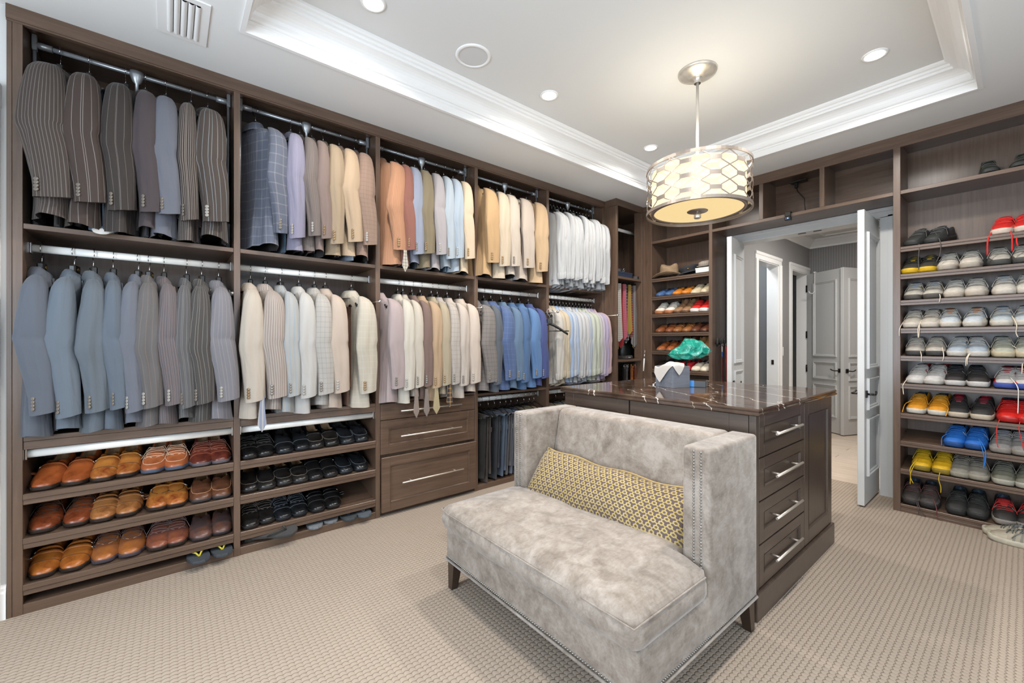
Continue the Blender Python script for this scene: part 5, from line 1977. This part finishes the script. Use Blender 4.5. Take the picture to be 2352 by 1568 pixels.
flipflop((-2.96, .115, .046), .15, 'dark flip-flop with yellow strap, left one under the tan shoes', '#3c4045', '#b9a92f')
flipflop((-2.97, .225, .046), .1, 'dark flip-flop with yellow strap, right one under the tan shoes', '#3c4045', '#b9a92f')
flipflop((-2.915, .49, .075), 1.15, 'dark flip-flop sole tipped on edge under the black shoes', '#3d3b3a', '#2a2928', .35)
flipflop((-3.08, .36, .046), .2, 'dark flip-flop mostly hidden behind the tipped one', '#35332f', '#2a2928')
flipflop((-3.01, .745, .046), -.15, 'grey-soled flip-flop in the middle under the black shoes', '#6f7377', '#232323')
flipflop((-3.03, .855, .046), -.25, 'grey-soled flip-flop overlapping its neighbour under the black shoes', '#6a6d70', '#232323')
flipflop((-3.0, .945, .046), .05, 'black thong sandal near the drawers under the black shoes', '#3a3f42', '#2c3033')
flipflop((-2.985, 1.045, .046), .0, 'grey flip-flop closest to the drawers', '#4f565b', '#3c4348')


def sm_(name, up, sole='#d8d2c8', lace='#d8d2c6', tongue=None, bumper=None, accent=None, lining='#3a4a5a', rough=.65):
    def f(n, c, r=rough):
        q = lin(c)
        k_ = .92 - .34 * (.3 * q[0] + .6 * q[1] + .1 * q[2])
        return plain(n + '_' + c[1:], (q[0] * k_, q[1] * k_, q[2] * k_), r, mottle=.10, scale=50)
    return dict(upper=f('mesh', up), sole=f('midsole', sole), laces=f('shoelace', lace, .8), tongue=f('mesh', tongue or up), bumper=f('mesh', bumper or up), accent=f('mesh', accent or sole), lining=f('mesh', lining))


FULL = ['tongue', 'laces', 'bumper', 'stripes']
SN = ['tongue', 'laces', 'bumper']
# sneaker closet: shelf front height, [(x left, x right, kind, feats, description, materials)]
white_g = sm_('wg', '#c9c2b6', '#b9ac9c', '#e0dacf', '#d6d0c4', '#d8d1c5', '#6b675f'); white_b = sm_('wb', '#cfc9bd', '#d2c8ba', '#e6e0d4', '#b9c4cf', '#ded6c8', '#9fb2c6', '#6f9bd0')
SNEAK = [
    (2.362, 0, [(-.145, -.026, 'boot', ['tongue', 'laces'], 'black hiking boot', sm_('bb', '#2f322e', '#2a2b27', '#5a5a52'))]),
    (FS[0], 1, [(-.533, -.425, 'sneaker', SN, 'plain black trainer', sm_('bk', '#2b2c2a', '#252523', '#4b4a48')), (-.099, .000, 'sneaker', SN, 'bright red running shoe', sm_('rd', '#c4231d', '#d9c4b4', '#d11f1b', bumper='#d96a58'))]),
    (FS[1], 1, [(-.538, -.449, 'sneaker', SN, 'black and yellow trainer', sm_('by', '#35312a', '#d3a90e', '#3a382f', '#d8ae12', '#3a352d')), (-.351, -.236, 'sneaker', FULL, 'off-white basketball shoe', sm_('ob', '#cfc6b8', '#a89d8e', '#d7d0c3', '#dcd4c7', '#d5ccbe', '#55504a')), (-.099, -.005, 'sneaker', SN, 'grey and black runner', sm_('gb', '#b7b0a4', '#3a3a36', '#cfc8bc', '#8f8a82', '#4b4a45'))]),
    (FS[2], 1, [(-.522, -.420, 'sneaker', FULL, 'grey and yellow trail runner', sm_('gy', '#b9b2a6', '#4a453f', '#ddd6c8', '#8fa3bb', '#d8cfc0', '#c3a52f')), (-.314, -.213, 'sneaker', SN, 'bulky cream leather trainer', white_g), (-.080, .012, 'sneaker', SN, 'cream trainer with blue collar', white_b)]),
    (FS[3], 1, [(-.529, -.436, 'sneaker', SN, 'off-white striped-lace trainer', sm_('os', '#b9b0a2', '#d2c7b8', '#d8d0c2', '#c6beb2', '#d9cfc1', lining='#5b4038')), (-.330, -.226, 'sneaker', FULL, 'white trainer with orange pull tabs', sm_('wo', '#c4cbd0', '#d6cdbf', '#dcd6ca', '#c9793a', '#ddd5c8', '#8c9aa6')), (-.095, .0, 'sneaker', SN, 'pale blue-grey runner with gum heel', sm_('pb', '#bcc4c8', '#d6cdbd', '#dcd4c6', '#9cb6d2', '#ddd4c5'))]),
    (FS[4], 1, [(-.510, -.403, 'sneaker', SN, 'stone runner with black sole', sm_('sb', '#bdb4a7', '#3d3b39', '#d6cdbf', '#c9c1b4', '#cabfaf')), (-.303, -.199, 'sneaker', FULL, 'silver-white running shoe', sm_('sw', '#aab4bd', '#d6cfc4', '#dcd6cb', '#c4cbd1', '#cfc8bd', '#6d6a66')), (-.084, .010, 'sneaker', SN, 'sage and cream runner', sm_('sg', '#b3b3a2', '#cabb9c', '#c9c2b0', '#9aa3a0', '#d9cbb2'))]),
    (FS[5], 1, [(-.517, -.425, 'sneaker', FULL, 'white leather trainer with red collar', sm_('wr', '#cdc9c4', '#d5cec4', '#dcd6cc', '#d0ccc6', '#d9d2c8', '#b04a3c', '#a3202c')), (-.307, -.197, 'sneaker', FULL, 'black, white and red basketball shoe', sm_('bw', '#35302e', '#d8d2cb', '#3a3634', '#1f2630', '#2f2a28', '#cfcac4')), (-.086, .005, 'sneaker', FULL, 'red, white and blue runner', sm_('rwb', '#cfc8c2', '#3c4f97', '#e0dad2', '#b3262c', '#d2302a', '#c2282a'))]),
    (FS[6], 1, [(-.510, -.398, 'sneaker', SN, 'orange-yellow runner', sm_('oy', '#d9901a', '#e3dccd', '#d9951f', '#dba23a', '#e0a02a')), (-.293, -.189, 'sneaker', SN, 'black runner with red throat', sm_('brr', '#2f2d2c', '#cbbba4', '#2a2524', '#b4263a', '#393634', lining='#b4263a')), (-.066, .015, 'sneaker', SN, 'glossy red runner', sm_('gr', '#cc2620', '#a81f1c', '#d32a22', '#b3242a', '#d33027', rough=.35))]),
    (FS[7], 1, [(-.318, -.221, 'sneaker', FULL, 'royal blue trainer', sm_('bl', '#1d63b5', '#17467f', '#2b77c9', '#1a58a4', '#1e68bf', '#c9d3dd')), (-.104, -.008, 'sneaker', SN, 'mid grey running shoe', sm_('mg', '#7f7c79', '#8d857c', '#a7a29c', '#8b93a0', '#8f887f'))]),
    (FS[8], 1, [(-.476, -.377, 'sneaker', FULL, 'bright yellow trainer', sm_('yy', '#d9a90c', '#8a7421', '#d8b41f', '#e0b418', '#dcae12', '#3b3524')), (-.287, -.199, 'sneaker', SN, 'grey and black laced runner', sm_('gk', '#7d786d', '#97907f', '#8f897d', '#4a4742', '#8f8878')), (-.089, .003, 'sneaker', SN, 'green-grey runner with white wave', sm_('gg', '#6b6a5c', '#aaa596', '#7d7b70', '#4b4a44', '#727060'))]),
    (.058, 1, [(-.533, -.438, 'sneaker', SN, 'dark brown runner with red-flecked laces', sm_('db', '#3b3531', '#2b2725', '#5e3a37', '#4a423e', '#57514c')), (-.303, -.207, 'sneaker', SN, 'black walking shoe', sm_('bws', '#2a2927', '#232220', '#33312f', '#30302d', '#33322e')), (-.080, .010, 'sneaker', FULL, 'black and red basketball shoe', sm_('bkr', '#2c2825', '#8f877d', '#c02a28', '#c43230', '#35302c', '#bcb4aa'))]),
]
PAIRS = {}
SHN = ['flat top', 'uppermost slanted', 'second slanted', 'third slanted', 'fourth slanted', 'fifth slanted', 'sixth slanted', 'seventh slanted', 'eighth slanted', 'ninth slanted', 'lowest']
for r_, (zf, slant, row_) in enumerate(SNEAK):
    for p_, (xa, xb, kind, feats, desc, mt) in enumerate(row_):
        for side, x in (('left', xa), ('right', xb)):
            toe = (x, YB + (.012 if slant else .03) + rs.uniform(0, .012), zf - (.006 if slant else 0) + (0 if slant else .001))
            o = shoe(kind, '%s, %s one of its pair on the %s shelf' % (desc, side, SHN[r_]), 'sneaker', 'sneakers on the far closet shelves', toe, HEAD_B + math.radians(rs.uniform(-6, 6) + (-14 if (r_, p_) in ((1, 0), (6, 0)) else 0)), math.radians(11) if slant else 0, mt, feats, 'sneaker', 1.0, side == 'left')
            PAIRS[(r_, p_, side)] = (o, mt, x, zf)

# loose laces that hang over the shelf edges
for key, col, drops in [
        ((1, 1, 'left'), None, [[(-.03, .05), (-.055, -.02), (-.058, -.13)], [(.03, .05), (.045, -.02), (.046, -.12)]]), ((1, 1, 'right'), None, [[(-.03, .03), (-.035, -.05), (-.03, -.09)]]),
        ((1, 0, 'left'), '#4a4542', [[(.04, .06), (.052, -.03), (.048, -.10), (.05, -.18)]]), ((1, 0, 'right'), '#4a4542', [[(.02, .08), (.05, .0), (.05, -.08), (.03, -.14)]]),
        ((4, 0, 'left'), '#d5c6b2', [[(-.04, .06), (-.055, .0), (-.057, -.06)], [(.04, .05), (.05, -.0), (.045, -.07)]]), ((4, 0, 'right'), '#d5c6b2', [[(-.04, .06), (-.05, .0), (-.05, -.07)]]),
        ((3, 0, 'right'), '#d5c6b2', [[(.03, .05), (.045, .01), (.04, -.03)]]), ((4, 2, 'left'), '#d5c6b2', [[(.04, .07), (.06, .01), (.058, -.04), (.066, -.07)]]),
        ((5, 0, 'left'), '#d5c6b2', [[(.02, .06), (.04, .01), (.04, -.04)]]), ((5, 0, 'right'), '#d5c6b2', [[(.03, .07), (.045, .01), (.04, -.03)]]),
        ((5, 1, 'right'), '#d5c6b2', [[(-.02, .06), (-.05, .0), (-.055, -.06)], [(-.02, .06), (-.045, .0), (-.048, -.05)]]), ((5, 2, 'left'), '#d5c6b2', [[(.03, .08), (.07, .03), (.072, -.05), (.07, -.10)]]),
        ((6, 0, 'left'), '#d5c6b2', [[(-.02, .06), (-.045, .0), (-.05, -.03), (-.046, -.08)]]), ((6, 2, 'left'), '#d8d3cb', [[(.02, .08), (.055, .02), (.058, -.06), (.056, -.15)]]),
        ((7, 0, 'left'), '#d9951f', [[(-.02, .09), (-.055, .06), (-.06, .01)]]), ((7, 0, 'right'), '#d9951f', [[(.02, .09), (.055, .06), (.05, .01)]]),
        ((7, 2, 'left'), None, [[(-.03, .05), (-.05, -.03), (-.05, -.12), (-.046, -.16)]]), ((7, 2, 'right'), None, [[(-.03, .05), (-.04, -.02), (-.03, -.10), (-.02, -.16)]]),
        ((8, 0, 'left'), None, [[(-.03, .08), (-.055, .05), (-.05, .01)]]), ((8, 0, 'right'), None, [[(.02, .08), (.045, .0), (.05, -.06), (.046, -.11)], [(.02, .08), (.055, .01), (.052, -.09)]]),
        ((9, 0, 'left'), None, [[(-.02, .08), (-.05, .02), (-.05, -.04), (-.052, -.10)], [(-.02, .08), (-.045, .0), (-.05, -.05), (-.036, -.09)]]), ((9, 0, 'right'), None, [[(.0, .02), (-.005, -.03), (.005, -.08), (.004, -.12)]]),
        ((10, 0, 'left'), '#4a3f3b', [[(.02, .06), (.045, .0), (.05, -.045)], [(.03, .06), (.055, .0), (.085, -.056)]]), ((10, 0, 'right'), '#6b3a38', [[(.02, .07), (.045, .02), (.045, -.03), (.07, -.055)]])]:
    o, mt, x, zf = PAIRS[key]
    lmx = plain('lace_' + col[1:], col, .8) if col else mt['laces']
    for d in drops:
        n_ = len(d)
        dangling(o, '', lmx, [(x + dx, (YB - .010 if dz < .03 else YB + .07), max(zf + dz, .004)) for dx, dz in d], .0024 if key[0] != 1 or key[1] == 0 else .0042)
# a shoe pair standing on the carpet
bei = sm_('fl', '#a79c88', '#c4bba6', '#5f625f', '#6d6f6c', '#b3a892', '#7f7a6c')
shoe('sneaker', 'beige runner on the carpet in front of the sneaker shelves, nearer one', 'sneaker', 'pair of runners on the carpet', (-.15, 4.045, 0.001), math.radians(172), 0, bei, FULL, 'sneaker', 1.0)
shoe('sneaker', 'beige runner on the carpet in front of the sneaker shelves, one nearer the shelves', 'sneaker', 'pair of runners on the carpet', (-.175, 4.135, 0.001), math.radians(170), 0, bei, FULL, 'sneaker', .95, True)

# casual shoes in the hat closet
def cm(name, c, sole='#6b5a48', rough=.6, lace=None):
    return dict(upper=plain('suede_' + c[1:], c, rough, mottle=.12, scale=40), sole=plain('sole_' + sole[1:], sole, .6), lining=LINING, laces=plain('lace_' + (lace or sole)[1:], lace or sole, .7), seam=plain('seam_' + sole[1:], sole, .6), tongue=plain('suede_' + c[1:], c, rough), strap=plain('suede_' + c[1:], c, rough), bumper=plain('suede_' + c[1:], c, rough), accent=plain('sole_' + sole[1:], sole, .6))


HATS = [
    (FS[1], [(-2.575, -2.468, 'loafer', ['toe'], 'blue suede loafer', cm('b', '#3c5a85', '#2d3f5c')), (-2.375, -2.275, 'loafer', ['apron'], 'orange suede driving shoe', cm('o', '#c4761f', '#8a4f18')), (-2.172, -2.068, 'dress', ['laces', 'facing'], 'beige suede lace-up', cm('e', '#b8a98a', '#c4b69a'))]),
    (FS[2], [(-2.575, -2.465, 'sneaker', SN, 'white canvas sneaker with tan sole', cm('w', '#d8d2c4', '#a86a44', lace='#e2dccf')), (-2.365, -2.268, 'boot', [], 'tan suede ankle boot', cm('tb', '#8d6a4a', '#5d4430')), (-2.165, -2.068, 'sneaker', SN, 'red sneaker with white sole', cm('rs', '#c8231c', '#dcd5cc', lace='#d12a22'))]),
    (FS[3], [(-2.58, -2.46, 'loafer', ['saddle', 'strap'], 'brown woven sandal', cm('bs', '#7b4526', '#5a3018', .4)), (-2.37, -2.27, 'loafer', ['saddle', 'apron'], 'cognac strapped loafer', cm('cl', '#8f5a30', '#5a3a22', .4)), (-2.17, -2.07, 'loafer', ['apron'], 'dark brown moccasin', cm('dm', '#5d3523', '#3d2418', .4))]),
    (FS[4], [(-2.57, -2.45, 'dress', ['facing'], 'rust leather chukka', cm('rc', '#9c552c', '#70604f', .35)), (-2.36, -2.265, 'boot', [], 'dark brown pull-on boot', cm('pb', '#6a3b26', '#4a2c1e', .4)), (-2.165, -2.068, 'boot', ['toe'], 'two-tone tan boot', cm('tt', '#9b7044', '#6b4a30'))]),
    (FS[5], [(-2.575, -2.46, 'loafer', ['apron'], 'black loafer', cm('kl', '#2b2725', '#1f1c1a', .4)), (-2.37, -2.268, 'loafer', ['apron'], 'red suede loafer', cm('rl', '#b32029', '#7d1a20')), (-2.165, -2.068, 'loafer', [], 'off-white slipper', cm('ws', '#cfc4b0', '#b3a68f'))])]
HSN = ['first', 'second', 'third', 'fourth', 'fifth']
for r_, (zf, row_) in enumerate(HATS):
    for p_, (xa, xb, kind, feats, desc, mt) in enumerate(row_):
        for side, x in (('left', xa), ('right', xb)):
            shoe(kind, '%s, %s one of its pair, %s shelf below the hats' % (desc, side, HSN[r_]), 'shoe', 'casual shoes below the hats', (x, YB + .014, zf - .006), HEAD_B + math.radians(rs.uniform(-5, 4) - 5), math.radians(11), mt, feats, 'casual_shoe', 1.0, side == 'left')
# ------------------------------------------------------------------ hats, ties, belts and small things
z0 = FS[0] - .004
felt = plain('brown_felt', '#8b7358', .85, mottle=.18, scale=18)
t = thing('cowboy_hat', 'brown felt cowboy hat with curled brim on the top slanted shelf', 'hat', (-2.50, 4.30, z0 + .045), (math.radians(14), 0, math.radians(20)))
m = MB()
rings = []
for r_, z in ((.088, .012), (.12, .006), (.15, .004), (.172, .012), (.174, .016), (.15, .010), (.12, .012), (.09, .018)):
    rings.append([(r_ * 1.12 * math.cos(a), r_ * math.sin(a), z + .045 * max(0, (r_ - .09) / .08) * math.sin(a) ** 2 - .035 * max(0, (r_ - .09) / .08) * math.cos(a) ** 2) for a in [2 * PI * k / 36 for k in range(36)]])
m.loft(rings, True)
m.build('brim', felt, t)
m = MB()
rings = []
for r_, z in ((.092, .008), (.090, .05), (.084, .09), (.074, .112), (.05, .112), (.02, .095), (.002, .092)):
    rings.append([(r_ * 1.1 * math.cos(a), r_ * .86 * math.sin(a) * (1 - (.35 if math.cos(a) > .4 and z > .08 else 0)), z + .012 * math.cos(2 * a) * (1 if z > .08 else 0)) for a in [2 * PI * k / 32 for k in range(32)]])
m.loft(rings, True)
m.build('crown', felt, t)
MB().lathe([(.0955, .012), (.0955, .03), (.093, .03), (.093, .012)], 32).build('band', plain('hat_band', '#5a4633', .7), t).scale = (1.1, .88, 1)
t = thing('peaked_cap', 'black cloth cap between the cowboy hat and the plaid cap', 'hat', (-2.265, 4.30, z0 + .038), (math.radians(11), 0, math.radians(-70)))
ck = plain('black_cap_cloth', '#26262a', .85)
m = MB()
m.lathe([(.088, .0), (.09, .03), (.105, .05), (.10, .068), (.06, .078), (.001, .08)], 28)
m.build('crown', ck, t)
m = MB()
m.loft([[(r_ * math.cos(a), r_ * 1.05 * math.sin(a), z) for a in [-1.1 + 2.2 * k / 12 for k in range(13)]] for r_, z in ((.085, .012), (.12, .006), (.145, -.008), (.146, -.011), (.12, .002), (.085, .007))], False)
m.build('peak', ck, t)
MB().lathe([(.012, 0), (.010, .003), (.001, .004)], 12).build('badge', BRASS, t, (.093, .0, .04), (0, PI / 2, 0))
t = thing('flat_cap', 'beige plaid cap resting on a white carton beside the doorway panel', 'hat', (-2.075, 4.31, z0 + .085), (math.radians(6), 0, 0))
pc = fabric('cap_plaid', '#a89a8a', check='#8c7d6e', cper=.02, cw=.3)
m = MB()
rings = []
for r_, z in ((.088, 0), (.094, .02), (.088, .045), (.06, .058), (.001, .06)):
    rings.append([(r_ * .80 * sgnpow(math.cos(a), .7), r_ * 1.1 * sgnpow(math.sin(a), .7), z) for a in [2 * PI * k / 28 for k in range(28)]])
m.loft(rings, True, True, False, uv=True)
m.build('crown', pc, t)
pbox('brim', pc, t, -.06, .06, -.125, -.09, .0, .010, .004)
t = thing('white_carton', 'low white carton under the plaid cap on the hat shelf', 'box', (-2.075, 4.30, z0 + .036), (math.radians(11), 0, 0))
pbox('body', plain('white_card', '#d9d8d5', .7), t, -.07, .07, -.11, .12, -.002, .034, .001)
pbox('lid', plain('white_card', '#d9d8d5', .7), t, -.0715, .0715, -.1115, .1215, .034, .046, .001)

# neckties on the rack
t = thing('tie_rack', 'dark rail with pegs carrying the neckties under the closet shelf', 'rack', (-2.86, 4.05, 1.905))
pbox('rail', BLACKP, t, -.012, .012, -.33, .37, 0, .02, .003)
for k in range(12):
    pbox('peg', BLACKP, t, .0, .04, -.30 + k * .055, -.294 + k * .055, -.012, .004)
TIES = [(3.80, 'olive gold', '#8d8144', dict(check='#6f6634', cper=.008, cw=.4), .72), (3.835, 'white dotted', '#cfc9bd', dict(check='#6a5d55', cper=.02, cw=.2), .60), (3.865, 'crimson', '#8a141a', {}, .67), (3.90, 'pink patterned', '#b95a6a', dict(check='#8d3d4c', cper=.022, cw=.25), .58),
        (3.945, 'navy floral', '#2d3040', dict(check='#b7b0a0', cper=.03, cw=.25), .62), (3.975, 'mustard striped', '#a8862f', dict(stripe='#7b611f', period=.02, width=.4), .52), (4.015, 'navy tie with orange spots', '#2b2a38', dict(check='#d4552f', cper=.024, cw=.45), .56), (4.05, 'grey striped', '#5e5a58', dict(stripe='#b5aaa0', period=.03, width=.2), .66),
        (4.095, 'yellow tie with black leaf print', '#c9a54a', dict(check='#2b2622', cper=.026, cw=.4), .70), (4.125, 'lilac dotted', '#b3a3ac', dict(check='#8d7f93', cper=.018, cw=.25), .60), (4.17, 'silver green', '#9aa39a', dict(stripe='#b4bcb2', period=.012, width=.3), .55)]
for i, (y, desc, c, kw, L) in enumerate(TIES):
    d = desc + ('' if ' tie' in desc else ' silk tie')
    y = 3.79 + .047 * i
    tie((-2.850 + .016 * (i % 2), y, 1.89), PI / 2 + rs.uniform(-.55, -.1), fabric('rack_tie_%d' % i, c, rough=.5, **kw), d + ' hanging on the corner closet rack', L, .082, 'ties on the rack')
t = thing('dark_box', 'navy blue box on the shelf above the neckties', 'box', (-2.90, 3.87, 1.951))
pbox('body', plain('navy_card', '#222b3f', .6), t, -.12, .12, -.14, .14, 0, .055, .002)
pbox('lid', plain('navy_card', '#222b3f', .6), t, -.122, .122, -.142, .142, .04, .06, .002)
for k, (x, y, lab) in enumerate(((-2.86, 3.85, 'coiled black belt with steel buckle on the navy box'), (-2.90, 4.0, 'coiled black belt beside the navy box'), (-2.84, 4.13, 'coiled black belt with gold buckle at the shelf end'))):
    t = thing('coiled_belt', lab, 'belt', (x, y, 2.013 if k == 0 else 1.953), (0, 0, k))
    m = MB()
    m.loft([[((.028 + .0012 * q) * math.cos(q * .42), (.028 + .0012 * q) * math.sin(q * .42), z) for z in (0, .034)] for q in range(40)], False)
    m.build('coil', plain('black_belt', '#1c1b1a', .4), t)
    m = MB().tube([(.07, -.015, .005), (.07, .015, .005), (.09, .018, .03), (.09, -.012, .03), (.07, -.015, .005)], .003, 6)
    m.build('buckle', (CHROME, CHROME, BRASS)[k], t)
t = thing('satchel', 'black leather pouch standing behind the neckties', 'bag', (-3.0, 4.20, 1.056))
m = MB()
m.loft([[(.06 * s * math.cos(a), .13 * s * math.sin(a), z) for a in [2 * PI * k / 20 for k in range(20)]] for s, z in ((.9, 0), (1, .03), (1, .12), (.7, .2), (.3, .22))], True, True, True)
m.build('body', plain('black_pouch', '#1e1f1d', .4), t)
MB().tube([(.0, -.06, .2), (0, -.03, .27), (0, .03, .27), (0, .06, .2)], .006, 6).build('handle', plain('black_pouch', '#1e1f1d', .4), t)
t = thing('watch_case', 'small steel-trimmed case at the bottom of the tie compartment', 'case', (-2.83, 3.95, 1.056), (0, 0, .2))
pbox('body', plain('dark_case', '#34302d', .4), t, -.05, .05, -.09, .09, 0, .035, .006)
pbox('clasp', CHROME, t, .05, .056, -.02, .02, .01, .025)
pbox('trim', CHROME, t, -.045, .045, -.085, .085, .0345, .037)

# belts on the low rack of the corner closet
t = thing('belt_rack', 'steel rail carrying belts in the corner closet', 'rack', (-2.84, 4.15, 1.01))
pbox('rail', BLACKP, t, -.01, .01, -.35, .30, 0, .016, .003)
BEL = [(3.915, 'black', '#1e1d1c', CHROME), (3.965, 'grey woven', '#5b5a57', CHROME), (4.06, 'tan', '#a4602f', BRASS), (4.125, 'rust', '#7f3f25', CHROME), (4.20, 'brown', '#6b452c', BRASS), (4.26, 'dark brown', '#5c4130', CHROME), (4.33, 'cognac', '#93552c', CHROME)]
for k, (y, desc, c, bk) in enumerate(BEL):
    t = thing('hanging_belt', '%s leather belt hanging buckle-up on the corner closet rail' % desc, 'belt', (-2.82, y, .985), (0, 0, rs.uniform(-.3, .3)), 'belts on the low rail')
    bm = leather('belt_' + c[1:], c, None, .4)
    pbox('strap', bm, t, 0, .004, -.017, .017, -.80, -.012, .001)
    pbox('tail', bm, t, -.012, -.008, -.016, .016, -.72, .01, .001)
    MB().tube([(.006, -.021, -.03), (.008, -.021, .012), (.008, .021, .012), (.006, .021, -.03), (.006, -.021, -.03)], .003, 6).build('buckle', bk, t)
    pbox('keeper', bm, t, -.003, .008, -.019, .019, -.06, -.048, .001)
t = thing('shoehorn', 'long white and steel shoehorn standing by the belts', 'shoehorn', (-2.70, 4.10, .90), (math.radians(-6), 0, 0))
MB().tube([(0, 0, .02), (0, 0, .16)], .007, 8).build('handle', WHITE, t)
MB().tube([(0, 0, .16), (0, .002, .22)], .0035, 8).build('shaft', CHROME, t)
MB().tube([(0, 0, .22), (0, .008, .24), (0, .004, .255)], .003, 8).build('hook', CHROME, t)

# belts and lanyards on hooks beside the doorway
for k, (y, desc, segs) in enumerate([(4.235, None, None), (4.315, 'white and blue cord', [('#d9d6d0', 0, .06), ('#2f63b0', .06, .11), ('#5d2226', .11, .5)]), (4.40, 'bright red webbing belt', [('#cf1f22', 0, .8)]), (4.455, 'mustard webbing belt', [('#b5832b', 0, .8)])]):
    if k < 3:
        t = thing('belt_hook', 'black bullet-shaped hook beside the doorway, %s from the closet front' % ORD[k], 'hook', (-1.965, y, 1.235), (0, 0, 0), 'hooks beside the doorway')
        m = MB().lathe([(.0, .055), (.006, .045), (.012, .02), (.013, 0), (.010, -.03), (.004, -.036)], 12)
        m.v = [(p[0] + .02, p[1], p[2]) for p in m.v]
        m.build('body', BLACKP, t)
        MB().tube([(0, 0, 0), (.022, 0, -.03), (.045, 0, -.035), (.05, 0, -.015)], .004, 8).build('prong', BRONZE, t)
    if segs:
        t = thing('hanging_belt', desc + ' hanging beside the white door', 'belt', (-1.935, y, 1.205), (0, 0, 0), 'belts on hooks beside the doorway')
        for q, (c, a0, a1) in enumerate(segs):
            w = .012 if k == 1 else .017
            tw = MB()
            tw.loft([[(.002, -w * math.cos(s * 3) * (1 if k == 2 else 0) - w * (0 if k == 2 else 1), -a0 - (a1 - a0) * s), (.005, w * (math.cos(s * 3) if k == 2 else 1), -a0 - (a1 - a0) * s), (-.001, w * (math.cos(s * 3) if k == 2 else 1), -a0 - (a1 - a0) * s)] for s in [j / 10 for j in range(11)]], True, True, True)
            tw.build('strap', plain('webbing_' + c[1:], c, .7), t)
        MB().tube([(.0, -.014, .0), (.008, -.014, .022), (.008, .014, .022), (.0, .014, .0), (0, -.014, 0)], .003, 6).build('buckle', CHROME, t)

# empty hanger on the valet rod of the fourth bay
t = hanger((-2.762, 2.70, 1.525), math.radians(62), 'empty black wooden hanger hung on the valet rod before the shirts', 'empty hanger')
MB().tube([(-.186, 0, -.178), (.186, 0, -.178)], .0045, 8).build('bar', BLACKP, t)

# camera and cable over the doorway
t = thing('security_camera', 'small black camera with blue light clipped under the cubby edge', 'camera', (-1.304, YB - .005, 2.335))
pbox('clip', BRONZE, t, -.022, .022, -.014, .03, .0, .042, .003)
pbox('body', plain('camera_black', '#1b1b1d', .3), t, -.024, .024, -.022, .02, -.036, .001, .006)
MB().lathe([(.005, 0), (.003, .002), (.0, .002)], 12).build('indicator', emis('blue_led', '#2f6bff', 6.0), t, (.004, -.0225, -.018), (PI / 2, 0, 0))
t = thing('power_cable', 'black plug and cable hanging from the outlet in the middle cubby', 'cable', (-1.29, 4.40, 2.70))
pbox('outlet_box', plain('outlet_black', '#22231f', .5), t, -.07, .06, -.03, .03, -.012, 0, .003)
pbox('plug', plain('camera_black', '#1b1b1d', .3), t, -.035, -.008, -.013, .013, -.06, -.012, .004)
MB().tube([(-.02, 0, -.06), (-.015, 0, -.09), (.012, .005, -.13), (.04, 0, -.17), (.04, .0, -.22), (.052, -.01, -.30), (.055, -.02, -.335)], .004, 6).build('cord', plain('camera_black', '#1b1b1d', .3), t)
